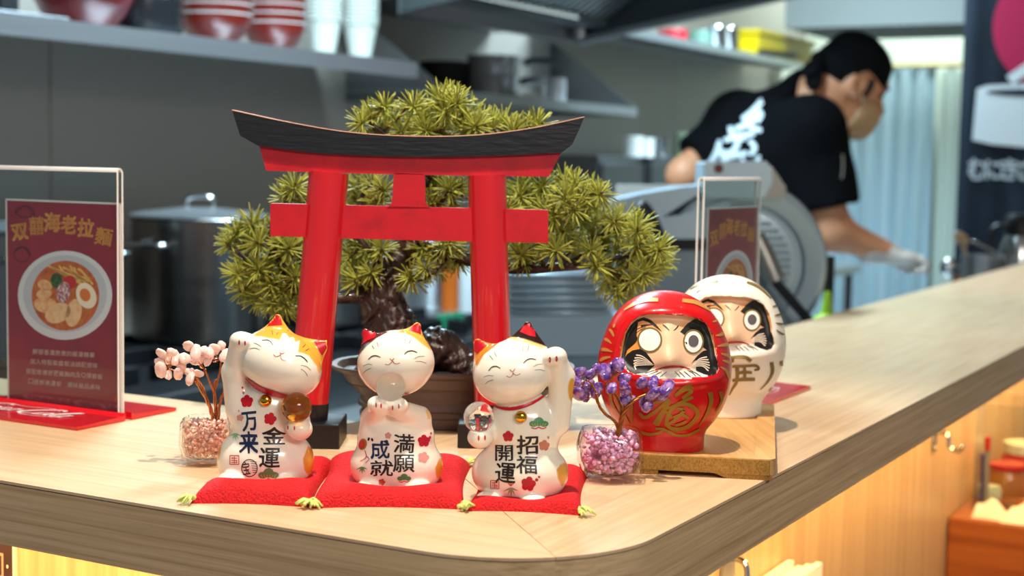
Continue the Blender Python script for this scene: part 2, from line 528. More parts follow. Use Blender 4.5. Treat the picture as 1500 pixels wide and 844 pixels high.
# ================================================================== materials of the place
GR_V = (0, 0, A)                    # grain along the short leg
GR_U = (0, 0, A - math.pi / 2)      # grain along the long leg
m_oak_v = mat('oak_laminate_short', '#dcbd96', 0.33, vary=('#c9a57c', (4, 130, 60), .42, .72, GR_V), rvary=(14, .26, .42))
m_oak_u = mat('oak_laminate_long', '#dcbd96', 0.33, vary=('#c9a57c', (4, 130, 60), .42, .72, GR_U), rvary=(14, .26, .42))
m_fas_v = mat('oak_edge_short', '#d8b88c', 0.42, vary=('#b38f64', (5, 90, 320), .4, .7, GR_V))
m_fas_u = mat('oak_edge_long', '#d8b88c', 0.42, vary=('#b38f64', (5, 90, 320), .4, .7, GR_U))
m_core = mat('dark_edge_band', '#3a2c22', 0.6)
m_skirt = mat('oak_skirt', '#d0b088', 0.4, vary=('#b8946a', (70, 70, 2.5), .4, .7))
m_steel = mat('brushed_steel', '#b4b8bb', 0.32, 0.85, rvary=((2, 2, 60), .24, .42))
m_steel_d = mat('dull_steel', '#7d8083', 0.42, 1.0, rvary=((3, 3, 40), .34, .5))
m_steel_b = mat('polished_steel', '#c3c6c8', 0.16, 1.0)
m_wallsteel = mat('wall_steel', '#a39b91', 0.42, 0.35, rvary=((1.5, 1.5, 25), .38, .55))
m_black = mat('black_plastic', '#121213', 0.42)
m_iron = mat('cast_iron', '#16171a', 0.55, 0.3)
m_white = mat('white_plastic', '#e9e9e4', 0.4)
m_cream = mat('cream_wall_paint', '#d9dccb', 0.8)
m_greywall = mat('grey_soffit_paint', '#7c7f7b', 0.8)
m_floor = mat('quarry_tile_floor', '#3b3937', 0.5, vary=('#2a2827', 6, .35, .7))
m_floor2 = mat('dining_floor', '#6a5b4c', 0.5, vary=('#594a3c', 5, .35, .7))
m_ceil = mat('ceiling_paint', '#cfcdc6', 0.85)
m_clear = clearmat('clear_acrylic', '#f4f8f8', 1.0)

# ================================================================== room
Z = 1.10
struct('floor', MB().uvbox(-2.5, 8.2, -3.0, 2.75, -0.05, 0.0), m_floor)
struct('ceiling', MB().uvbox(-2.5, 8.2, -3.0, 2.75, 2.62, 2.70), m_ceil)
wall_left = struct('wall_left', MB().uvbox(0.4, 8.2, 2.66, 2.75, 0.0, 2.62), m_wallsteel)
# steel cladding sheets on the cooking wall, one by one
def cell(px): return float(onb(px, 200, 2.65) @ UU)
a_seam = cell(72)
edges = [a_seam - 1.22, a_seam, a_seam + 1.22, a_seam + 2.44, a_seam + 3.66, 8.0]
for i in range(5):
    p = MB().uvbox(edges[i] + .002, edges[i + 1] - .002, 2.645, 2.66, 0.86, 2.60, 0.0015).build('steel_sheet', m_wallsteel, wall_left)
struct('wall_back', MB().uvbox(8.0, 8.12, -3.0, 2.66, 0.0, 2.62), m_cream)
sof = MB()
sof.uvbox(6.6, 7.3, -0.6, float(ona(1150, 20, 6.6) @ VV), float(ona(1250, 39, 6.6)[2]), 2.62)
struct('trim_1', sof, m_greywall)

# ================================================================== bar
A0, B0, A1, B1 = 0.798, 0.395, 1.165, 0.760
RC = 0.112; ACE, BCE = A0 + RC, B0 + RC
BEND, AEND = 2.3, 4.95
bar = thing('bar_counter', 'L-shaped pale oak bar counter with rounded corner and brown oak edge', 'counter', uv(1.0, 0.58, 0))
def arc(r, t0, t1, n): return [(ACE + r * math.cos(t), BCE + r * math.sin(t)) for t in np.linspace(math.radians(t0), math.radians(t1), n)]
g = 0.0005
# three laminate panels on top
def top_panel(pts, m):
    return MB().slab([uv(a, b, Z) for a, b in pts], (0, 0, -0.0022)).build('top_panel', m, bar)
mid = arc(RC, 225, 225, 1)[0]
top_panel([(A0, BEND), (A0, BCE)] + arc(RC, 180, 225, 10) + [(A1 - g, B1 + g), (A1, BEND)], m_oak_v)
as_ = float(onz(1400, 496, Z) @ UU)
top_panel(arc(RC, 225.2, 270, 10) + [(as_ - g, B0), (as_ - g, B1), (A1 + g, B1)], m_oak_u)
top_panel([(as_ + g, B0), (AEND, B0), (AEND, B1), (as_ + g, B1)], m_oak_u)
ins = 0.0012
core = [(A0 + ins, BEND - .01), (A0 + ins, BCE)] + arc(RC - ins, 180, 270, 16) + [(AEND - ins, B0 + ins), (AEND - ins, B1 - ins), (A1 - ins, B1 - ins), (A1 - ins, BEND - .01)]
MB().slab([uv(a, b, Z - .0022) for a, b in core], (0, 0, -0.046)).build('core', m_core, bar)
zt, zb = Z - .0030, Z - .0500
def fascia(path, m):
    b_ = MB(); V = []; Fc = []
    n = len(path)
    for (a, b) in path: V += [uv(a, b, zb), uv(a, b, zt)]
    inner = []
    for i, (a, b) in enumerate(path):
        q0 = np.array(path[max(i - 1, 0)]); q1 = np.array(path[min(i + 1, n - 1)]); t = unit(q1 - q0); nn = np.array([-t[1], t[0]])
        inner.append((a + nn[0] * .018, b + nn[1] * .018))
    for (a, b) in inner: V += [uv(a, b, zb), uv(a, b, zt)]
    k = 2 * n
    for i in range(n - 1):
        Fc += [(2 * i, 2 * i + 2, 2 * i + 3, 2 * i + 1), (k + 2 * i, k + 2 * i + 1, k + 2 * i + 3, k + 2 * i + 2),
               (2 * i + 1, 2 * i + 3, k + 2 * i + 3, k + 2 * i + 1), (2 * i, k + 2 * i, k + 2 * i + 2, 2 * i + 2)]
    b_.add(V, Fc)
    return b_.build('edge_fascia', m, bar, 40)
fascia([(A0, BEND), (A0, BCE)] + arc(RC, 180, 225, 10), m_fas_v)
fascia(arc(RC, 225, 270, 10) + [(AEND, B0)], m_fas_u)
# skirt panels below the overhang, dark plinth, kitchen-side panels
SA, SB = 0.955, 0.560
for i in range(3):
    b0_ = SB + i * 0.62
    MB().uvbox(SA, SA + .02, b0_ + .001, min(b0_ + .619, BEND), 0.0, zb).build('skirt_panel', m_skirt, bar)
for i in range(4):
    a0_ = SA + .02 + i * 1.0
    MB().uvbox(a0_ + .001, min(a0_ + .999, AEND), SB, SB + .02, 0.0, zb).build('skirt_panel', m_skirt, bar)
MB().uvbox(A1 - .03, A1 - .01, B1, BEND, 0.0, zb).build('rear_panel', m_steel_d, bar)
MB().uvbox(A1 - .03, AEND, B1 - .03, B1 - .01, 0.0, zb).build('rear_panel', m_steel_d, bar)

# framed notice on the short skirt, bottom left
q = ona(24, 800, SA)
nb = float(q @ VV)
m_notice = mat('notice_print', '#4a2c28', 0.5, vary=('#33201f', 20, .35, .7))
nt = thing('notice_board', 'dark maroon notice with white edge on the oak skirt under the short leg', 'notice', uv(SA - .003, nb + .1, 0.70))
MB().uvbox(SA - .004, SA, nb - .0015, nb + .26, 0.66, zb - .004).build('backing', m_white, nt)
MB().uvbox(SA - .0055, SA - .004, nb + .001, nb + .258, 0.662, zb - .006).build('print', m_notice, nt)
lt = MB()
V, Fc = put_glyph('司', nb + .021, 0.973, .021, .024, ydown=False, bold=.01)
lt.add([uv(SA - .0059, p[0] if 0 else 2 * (nb + .021) - p[0], p[1]) for p in V], Fc)
V, Fc = poly(pellipse(nb + .0055, .9735, .0012, .0018)); lt.add([uv(SA - .0059, p[0], p[1]) for p in V], Fc)
lt.build('lettering', mat('pale_print', '#e8c9b8', 0.5), nt)

# bag hooks on the long skirt
def bag_hook(px, py, r, label):
    p = onb(px, py, SB); a = float(p @ UU); z = float(p[2])
    h = thing('bag_hook', label, 'hook', uv(a, SB, z))
    n = 20; V = [];
    pr = MB()
    pts = [uv(a + r * .62 * math.cos(t), SB - .004, z + r * math.sin(t)) for t in np.linspace(0, 2 * math.pi, 25)[:-1]]
    pr.slab(pts, -VV * .003 * -1)
    pr.build('plate', m_steel, h)
    MB().tube(catmull([uv(a, SB - .004, z + r * .55), uv(a, SB - .022, z + r * .4), uv(a, SB - .026, z - r * .5), uv(a, SB - .040, z - r * .75), uv(a, SB - .046, z - r * .2)], 14), .0035, 8).build('prong', m_steel_b, h, True)
    for dz in (.75, -.75):
        MB().tube([uv(a, SB - .003, z + r * dz), uv(a, SB - .006, z + r * dz)], .003, 8).build('screw', m_steel_b, h, True)
bag_hook(1367, 643, .021, 'round steel bag hook on the oak skirt beside the condiment table')
bag_hook(1063, 838, .030, 'steel bag hook on the oak skirt just under the rounded corner')
# menus in a pocket on the long skirt
p0 = onb(1136, 846, SB - .03); p1 = onb(1189, 822, SB - .03)
aA = float(p0 @ UU) - .09; aB = float(p1 @ UU); zM = float(p1[2])
hold = thing('menu_pocket', 'clear acrylic pocket fixed to the oak skirt holding white menus', 'holder', uv((aA + aB) / 2, SB - .03, zM - .2))
MB().uvbox(aA - .004, aB + .004, SB - .05, SB - .047, zM - .22, zM - .09).build('front_sheet', m_clear, hold)
MB().uvbox(aA - .004, aB + .004, SB - .047, SB, zM - .223, zM - .22).build('floor_sheet', m_clear, hold)
m_paper = mat('menu_paper', '#efe8da', 0.6)
for i in range(4):
    tag(MB().uvbox(aA + .004 * (i % 2), aB - .003 * i, SB - .043 + i * .0105, SB - .0355 + i * .0105, zM - .219, zM - .003 * ((i * 7) % 3)).build('menu_board', m_paper, None, loc=uv((aA + aB) / 2, SB - .04 + i * .0105, zM - .219)),
        'white menu board standing in the acrylic pocket on the skirt', 'menu', 'menu boards in the pocket')

# ================================================================== torii gate (frontal, on the bar)
YT = 1.30
sT = YT / F
m_red = mat('red_paint', '#c40f1a', 0.3, coat=0.8, bump=(160, .12, .0006))
m_redflat = mat('red_board_paint', '#bb1120', 0.42, bump=(240, .18, .0006), vary=('#a00d1b', 60, .45, .75))
m_blk = mat('black_board_paint', '#15161a', 0.36, bump=((60, 60, 300), .5, .0008))
m_blkblock = mat('black_block_paint', '#101114', 0.4, bump=(90, .3, .0006))
m_rawedge = mat('bare_board_edge', '#d9a58a', 0.6)
def fy(px, py, dy=0.0):         # point on the gate plane
    yaw = math.radians(5.0); t = math.tan(yaw)
    Y = YT
    for _ in range(3):
        p = at(px, py, Y); Y = YT + (p[0] + 0.09) * t
    p = at(px, py, Y); return p + np.array([0, dy, 0])
gl = onz(590, 655, Z)
torii = thing('torii_gate', 'small red wooden torii gate with black curved top beam on the bar', 'gate', (gl[0], YT + .01, Z))
def tline(f, x0, x1, n=24): return [(x, f(x)) for x in np.linspace(x0, x1, n)]
def bez(pts): return catmull(pts, 30)
top = bez([(341, 161), (420, 178), (510, 193), (600, 199), (690, 198), (775, 188), (856, 171)])
mid_ = bez([(380, 214), (460, 224), (560, 229), (660, 230), (740, 228), (822, 224)])
# black crowning beam: curved top, slanted ends
kas = [fy(*p) for p in top] + [fy(849, 188), fy(838, 212), fy(822, 224)] + [fy(*p) for p in mid_[::-1]][1:-1] + [fy(380, 214), fy(353, 199)]
TH = np.array([0, .017, 0])
MB().slab([p + np.array([0, -.004, 0]) for p in kas], TH + [0, .006, 0]).build('top_beam', m_blk, torii)
rim = [fy(*p) + np.array([0, -.0042, .0002]) for p in top]
MB().slab(rim + [p + np.array([0, 0, -.0008]) for p in rim[::-1]], (0, .0226, 0)).build('beam_edge', m_rawedge, torii)
shi = [fy(*p) for p in mid_] + [fy(804, 259)] + [fy(x, y) for x, y in ((720, 258), (600, 256), (480, 253), (390, 250))]
MB().slab(shi, TH).build('lintel', m_redflat, torii)
MB().slab([fy(396, 298), fy(600, 303), fy(803, 308), fy(803, 356), fy(600, 352), fy(396, 346)], (0, .012, 0)).build('tie_beam', m_redflat, torii)
MB().slab([fy(577, 253), fy(622, 255), fy(623, 297), fy(630, 306), fy(566, 306), fy(574, 297)], (0, .011, 0)).build('centre_strut', m_redflat, torii)
for (xt, yt, xb, yb, r) in ((480, 254, 446, 646, .0172), (713, 258, 724, 652, .0168)):
    t_ = fy(xt, yt) + np.array([0, .008, 0]); b_ = fy(xb, yb) + np.array([0, .008, 0])
    zf = Z + .021
    b_ = t_ + (b_ - t_) * ((t_[2] - zf) / (t_[2] - b_[2]))
    k = .075
    j = b_ + (t_ - b_) * k
    MB().tube([j, t_ + (t_ - b_) * .004], r, 32).build('pillar', m_red, torii, 40)
    MB().tube([b_, j], r + .0004, 32).build('pillar_sleeve', m_blk, torii, 40)
    MB().box((b_[0] - .031, b_[1] - .026, Z), (b_[0] + .031, b_[1] + .034, zf + .0005), .0012).build('base_block', m_blkblock, torii)

# ================================================================== bonsai pine
YB = 1.425
m_pot = mat('brown_pot_glaze', '#6b564d', 0.42, bump=(120, .15, .0008), vary=('#54423b', 12, .35, .7))
m_soil = mat('dark_soil', '#15120f', 0.75, bump=(140, 1.0, .004))
m_bark = mat('plastic_bark', '#3a2119', 0.42, bump=((55, 55, 28), 1.0, .008), vary=('#1a0e0b', 45, .35, .7), coat=.15)
m_twig = mat('twig_bark', '#4d3526', 0.55)
m_needle = mat('pine_needles', '#8a8f3c', 0.5, attr='paint', spec=.35)
pc = np.array([at(664, 540, YB)[0], YB, Z])
bonsai = thing('bonsai_pine', 'artificial bonsai pine with yellow-green needle tufts in a brown oval pot', 'bonsai', pc)
HZ = float(at(640, 546, YB - .062)[2]) - Z
RW, RD = .1165, .072
prof = [(.70, 0), (.74, 0.001), (.76, .006), (.765, .010), (.745, .011), (.745, .016), (.775, .0175), (.775, .021), (.755, .0225), (.76, .027),
        (.80, HZ * .55), (.845, HZ - .010), (.90, HZ - .008), (.985, HZ - .004), (1.0, HZ - .001), (.995, HZ), (.95, HZ - .0005), (.93, HZ - .004), (.86, HZ - .018)]
def sup(prof, c, n=72, e=2.6):
    V = []; Fc = []
    for r, z in prof:
        for k in range(n):
            w = 2 * math.pi * k / n; cw, sw = math.cos(w), math.sin(w)
            V.append((c[0] + RW * r * math.copysign(abs(cw) ** (2 / e), cw), c[1] + RD * r * math.copysign(abs(sw) ** (2 / e), sw), c[2] + z))
    m = len(prof)
    for i in range(m - 1):
        for k in range(n): k2 = (k + 1) % n; Fc.append((i * n + k, i * n + k2, (i + 1) * n + k2, (i + 1) * n + k))
    Fc.append(tuple(range(n - 1, -1, -1))); Fc.append(tuple((m - 1) * n + k for k in range(n)))
    return V, Fc
MB().add(*sup(prof, pc)).build('pot', m_pot, bonsai, 50)
soil = [(.872, HZ - .017), (.6, HZ - .012), (.25, HZ - .006), (.02, HZ - .004)]
MB().add(*sup(soil, pc, 48)).build('soil', m_soil, bonsai, True)
def B(px, py, d=0.0): return at(px, py, YB + d)
sB = YB / F
# trunk with root flare: implicit surface in metres
def trunk_fn(X, Y, Z_):
    D = None
    segs = [((578, 525, .0), (572, 480, .0), .028, .0235), ((572, 480, .0), (558, 442, 0), .0225, .0195), ((558, 442, 0), (560, 420, .0), .0195, .0165),
            ((560, 420, 0), (572, 395, .005), .016, .0135), ((572, 395, .005), (600, 362, .01), .0135, .012), ((603, 362, .01), (600, 320, .012), .012, .010),
            ((600, 320, .012), (620, 260, .01), .010, .008), ((620, 260, .01), (640, 195, .005), .008, .005),
            ((642, 508, .0), (700, 560, -.01), .0165, .014), ((642, 508, .0), (600, 545, -.01), .016, .016), ((575, 510, -.01), (535, 550, -.02), .018, .012), ((660, 520, .01), (735, 555, .01), .014, .010)]
    for p, q, r0, r1 in segs:
        d = s_cap(X, Y, Z_, B(*p), B(*q), r0, r1)
        D = d if D is None else smin(D, d, .010)
    D = D + .0022 * np.sin(X * 420 + 3 * np.sin(Z_ * 160)) * np.sin(Z_ * 190 + Y * 240 + 2 * np.sin(X * 130)) + .0010 * np.sin(X * 900 + Z_ * 500) * np.sin(Y * 800 - Z_ * 300)
    return np.maximum(D, -(Z_ - (Z + HZ - .02)))
lo = np.array([pc[0] - .10, YB - .055, Z + HZ - .025]); hi = np.array([pc[0] + .075, YB + .055, float(B(640, 185)[2])])
V, Q = snets(trunk_fn, lo, hi, .0021)
mesh_obj('trunk', V, Q.tolist(), m_bark, bonsai, True)
branches = {
    'right': [[(600, 355, .01), (660, 372, .015), (720, 390, .01), (770, 394, .0), (812, 392, -.005), (858, 389, -.01), (905, 378, -.01), (955, 365, -.005)], .0075, .0022],
    'right_up': [[(770, 394, 0), (805, 390, .0), (828, 374, .005), (836, 345, .01), (835, 310, .01), (845, 275, .01)], .0046, .002],
    'right_mid': [[(812, 392, -.005), (850, 378, .0), (870, 350, .005), (905, 335, .005)], .0036, .0018],
    'right_low': [[(858, 389, -.01), (895, 395, -.012), (915, 412, -.012)], .003, .0016],
    'left': [[(562, 430, 0), (520, 436, -.01), (478, 437, -.015), (430, 425, -.01), (385, 400, -.005), (350, 370, 0)], .0065, .002],
    'left_up': [[(430, 425, -.01), (408, 380, -.005), (395, 345, 0), (415, 300, .005), (432, 270, .005)], .004, .0018],
    'top_left': [[(625, 250, .01), (590, 220, .005), (555, 190, .0), (530, 172, 0)], .0045, .002],
    'top_right': [[(632, 225, .01), (680, 205, .005), (735, 192, 0), (790, 185, 0)], .0045, .002],
    'mid_left': [[(575, 400, .005), (550, 375, -.01), (525, 345, -.012), (530, 290, -.005), (545, 270, 0)], .004, .0018],
    'mid_right': [[(600, 350, .01), (630, 360, -.01), (655, 375, -.02), (640, 395, -.03)], .004, .0018],
    'mid_up': [[(605, 320, .01), (640, 300, -.005), (660, 280, -.01)], .004, .0018],
    'far_right': [[(720, 390, .01), (750, 360, .02), (775, 320, .025), (790, 275, .02)], .004, .0018],
}
bpts = []
for k, (pts, r0, r1) in branches.items():
    C = catmull([B(*p) for p in pts], 22)
    MB().tube(C, list(np.linspace(r0, r1, 22)), 9).build('branch', m_bark, bonsai, True)
    bpts += C
bpts += [B(600, 320, .012), B(620, 260, .01), B(640, 200, .005)]
bpts = np.array(bpts)
# needle tufts: three shared shapes
def tuft_mesh(k):
    r = np.random.default_rng(40 + k); V = []; Fc = []; cols = []
    nn = 46
    midc = np.array(lin('#a2a645')[:3])
    for i in range(nn):
        cz = 1 - (i + .5) / nn * 1.12; az = i * 2.39996 + r.uniform(-.3, .3)
        sz = math.sqrt(max(0, 1 - cz * cz))
        d = unit(np.array([sz * math.cos(az), sz * math.sin(az), cz]) + r.normal(0, .08, 3))
        L = r.uniform(.80, 1.08) * (.92 + .12 * cz); s0 = np.array([0, 0, -.22 + .22 * r.random()])
        side = unit(np.cross(d, r.normal(0, 1, 3))); up = np.cross(side, d)
        droop = np.array([0, 0, -.05]) * sz
        w = .036
        st = [(0, .7), (.5, 1.0), (.88, .8), (1.0, .15)]
        k0 = len(V); shade_ = r.uniform(.75, 1.15)
        for t, ws in st:
            c = s0 + d * L * t + droop * t * t
            for q in range(3):
                a_ = 2 * math.pi * q / 3
                V.append(c + (math.cos(a_) * side + math.sin(a_) * up) * w * ws)
                cc = midc * shade_
                cols.append(cc)
        for j in range(3):
            for q in range(3):
                q2 = (q + 1) % 3
                Fc.append((k0 + 3 * j + q, k0 + 3 * j + q2, k0 + 3 * j + 3 + q2, k0 + 3 * j + 3 + q))
    o = mesh_obj('needle_tuft', V, Fc, m_needle, None, True)
    set_col(o, np.clip(cols, 0, 1))
    me = o.data; bpy.data.objects.remove(o); return me
TM = [tuft_mesh(k) for k in range(4)]
tufts = {
    (655, 215): [(522, 178), (541, 163), (560, 150), (548, 185), (575, 168), (585, 188), (600, 150), (612, 172), (598, 188), (626, 152), (642, 140), (632, 170), (655, 160), (668, 143), (672, 172), (650, 186), (690, 158), (698, 182), (712, 170), (728, 182), (742, 172), (757, 186), (775, 180), (795, 180), (620, 190), (683, 188), (660, 132), (560, 180)],
    (420, 400): [(432, 268), (418, 282), (445, 290), (342, 334), (362, 322), (378, 330), (330, 352), (352, 352), (372, 352), (400, 332), (412, 350), (428, 332), (392, 372), (352, 384), (340, 402), (372, 392), (400, 398), (420, 384), (432, 402), (352, 428), (372, 442), (392, 420), (412, 430), (432, 440), (362, 408), (425, 360), (395, 450), (420, 455), (385, 405), (440, 420), (445, 350)],
    (590, 330): [(520, 268), (540, 262), (560, 274), (530, 290), (552, 292), (515, 290), (640, 264), (660, 272), (678, 268), (648, 288), (668, 290), (630, 290), (522, 372), (538, 356), (512, 352), (545, 388), (520, 410), (540, 405), (505, 380), (622, 398), (604, 412), (640, 382), (655, 366), (668, 385), (648, 398), (675, 360), (620, 372), (560, 365), (508, 400), (470, 395), (455, 425), (660, 352)],
    (840, 360): [(760, 268), (778, 286), (792, 266), (808, 284), (825, 258), (842, 264), (828, 284), (852, 282), (872, 272), (884, 282), (868, 296), (772, 306), (794, 302), (812, 312), (838, 304), (856, 318), (880, 312), (902, 322), (920, 318), (800, 330), (824, 338), (848, 342), (870, 336), (892, 346), (912, 340), (934, 332), (944, 326), (770, 334), (788, 350), (842, 362), (866, 366), (890, 370), (914, 366), (936, 356), (954, 356), (968, 366), (980, 378), (958, 384), (936, 378), (918, 394), (896, 392), (876, 388), (902, 412), (920, 424), (934, 412), (950, 398), (968, 392), (757, 368), (768, 384), (752, 346), (888, 420), (910, 436), (810, 365), (785, 370), (760, 320), (745, 300), (755, 285)],
}
rng = np.random.default_rng(3)
twm = MB(); ti = 0
for ctr, lst in tufts.items():
    c3 = B(ctr[0], ctr[1], .02)
    for (px, py) in lst:
        d = rng.uniform(-.034, .030)
        p = B(px, py, d)
        q = bpts[np.argmin(((bpts - p) ** 2).sum(1))]
        ax = unit(unit(p - c3) * 1.0 + unit(p - q) * .7 + np.array([0, -.55, .45]) + rng.normal(0, .28, 3))
        o = bpy.data.objects.new('needle_tuft', TM[ti % 4]); COL.objects.link(o); o.parent = bonsai
        L = rng.uniform(.019, .0235)
        Rm = Vector(ax).to_track_quat('Z', 'Y') @ Matrix.Rotation(rng.uniform(0, 6.28), 4, 'Z').to_quaternion()
        o.rotation_mode = 'QUATERNION'; o.rotation_quaternion = Rm
        o.scale = (L, L, L); o.location = tuple(p - ax * L * .25 - pc)
        mid_p = (p + q) / 2 + np.array([0, 0, -.004])
        twm.tube(catmull([q, mid_p, p], 5), [.0016, .0013, .0012, .0011, .0010], 5)
        ti += 1
twm.build('twigs', m_twig, bonsai, True, kind='stuff')

# ================================================================== three beckoning cats
m_glaze = mat('white_cat_glaze', '#f1ece0', 0.22, attr='paint', coat=0.8, sss=0.15)
m_ink = mat('brown_black_ink', '#241413', 0.35)
m_navy = mat('navy_ink', '#1b2a4e', 0.35)
m_line = mat('black_line_paint', '#2b1d1b', 0.4)
m_redp = mat('red_mark_paint', '#c41322', 0.3)
m_pink = mat('dusty_pink_paint', '#cf8f86', 0.35)
m_green = mat('green_mark_paint', '#4b8a55', 0.35)
m_pale = mat('pale_green_paint', '#7fb48a', 0.35)
m_gold = mat('gold_metal', '#d2a338', 0.16, 1.0)
m_goldp = mat('gold_paint', '#a8842c', 0.4, 0.45)
m_brown = mat('dark_brown_glaze', '#3a1712', 0.25, coat=.5)
m_glass = mat('clear_glass', '#ffffff', 0.03, trans=1.0, ior=1.5)
m_amber = mat('amber_glass', '#c58a2c', 0.0, trans=1.0, ior=1.5)

def crop(x0, y0, k): return lambda x, y: (x0 + x / k, y0 + y / k)
def cps(f, pts): return [f(*p) for p in pts]

def pine_mark(cx, cy, w):
    g_ = [poly(pellipse(cx - w * .3, cy, w * .24, w * .17)), poly(pellipse(cx + w * .3, cy, w * .24, w * .17)), poly(pellipse(cx, cy - w * .12, w * .27, w * .25))]
    l_ = [stroke([(cx + dx, cy + w * .12), (cx + dx * 1.35, cy - w * .02)], w * .035, n=4) for dx in (-.3 * w, -.18 * w, -.06 * w, .06 * w, .18 * w, .3 * w)]
    r_ = [stroke([(cx - w * .42, cy + w * .22), (cx - w * .2, cy + w * .28), (cx, cy + w * .2), (cx + w * .2, cy + w * .28), (cx + w * .42, cy + w * .2)], w * .06)]
    return g_, l_, r_
def bamboo_mark(cx, cy, w):
    return [stroke([(cx, cy - w * .1), (cx + dx * w, cy + dy * w)], w * .2, w * .02, n=6, taper=.5) for dx, dy in ((-.55, .12), (-.25, .4), (.02, .55), (.3, .4), (.55, .1))]
def stamp_mark(cx, cy, w):
    h = w / 2
    out = [stroke([(cx - h, cy - h), (cx + h, cy - h)], w * .1, n=3), stroke([(cx - h, cy + h), (cx + h, cy + h)], w * .1, n=3),
           stroke([(cx - h, cy - h), (cx - h, cy + h)], w * .1, n=3), stroke([(cx + h, cy - h), (cx + h, cy + h)], w * .1, n=3)]
    for k in (-.22, .06, .3): out.append(stroke([(cx - h * .7, cy + k * w), (cx + h * .7, cy + k * w)], w * .09, n=3))
    out.append(stroke([(cx, cy - h * .8), (cx, cy + h * .8)], w * .09, n=3))
    out += [stroke([(cx - h * .5, cy - h * .6), (cx - h * .4, cy - h * .2)], w * .09, n=3), stroke([(cx + h * .5, cy + h * .2), (cx + h * .5, cy + h * .7)], w * .09, n=3)]
    return out
def claws(pts, rx=1.1, ry=3.0): return [poly(pellipse(x, y, rx, ry, 12)) for x, y in pts]

def decals(name, items, *a, **k):
    for it in items: decal(name, [it], *a, **k)
def make_cat(label, px, Yc, prims, paint, ball, bell, draw):
    org = np.array([at(px, 710, Yc)[0], Yc, Z + .005]); s = Yc / F
    def L(p): return (at(p[0], p[1], Yc + p[2] * s) - org) / s
    root = thing('beckoning_cat', label, 'cat figurine', org, 'beckoning cats on red cushions')
    def fn(X, Y, Z_):
        D = None
        for pr in prims:
            if pr[0] == 'e':
                R = rot2(pr[3]) if len(pr) > 3 else None
                d = s_ell(X, Y, Z_, L(pr[1]), pr[2], R); k = pr[4] if len(pr) > 4 else 9
            else:
                d = s_cap(X, Y, Z_, L(pr[1]), L(pr[2]), pr[3], pr[4], pr[5] if len(pr) > 5 else 1.0); k = pr[6] if len(pr) > 6 else 7
            D = d if D is None else smin(D, d, k)
        return smax(D, -Z_, 5)
    V, Q = snets(fn, (-88, -78, -4), (92, 66, 268), 1.7)
    Wd = org + V * s
    body = mesh_obj('body', Wd, Q.tolist(), m_glaze, root, True)
    set_col(body, blendcol('#f4ecdb', proj(Wd), paint))
    bv = bvh_of(body)
    draw(root, bv)
    if ball:
        c = org + L(ball[0]) * s
        MB().ell(c, (ball[1] * s,) * 3, 40, 24).build('glass_ball', ball[2], root, True)
    if bell:
        d = Vector(ray(*bell[0])).normalized(); loc, nor, i, dist = bv.ray_cast(Vector((0, 0, CZ)), d)
        c = np.array(loc) - np.array(d) * bell[1] * s * .45; r = bell[1] * s
        b = MB().ell(c, (r, r * .8, r), 24, 14).build('bell', m_gold, root, True)
        MB().tube([c + np.array([r * 1.02 * math.cos(t), 0, -r * .15]) * [1, 1, 1] + np.array([0, -r * .82 * abs(math.sin(t)) if 0 else 0, 0]) for t in np.linspace(0, math.pi, 2)], r * .05, 6).build('bell_seam', m_goldp, b)
    return root

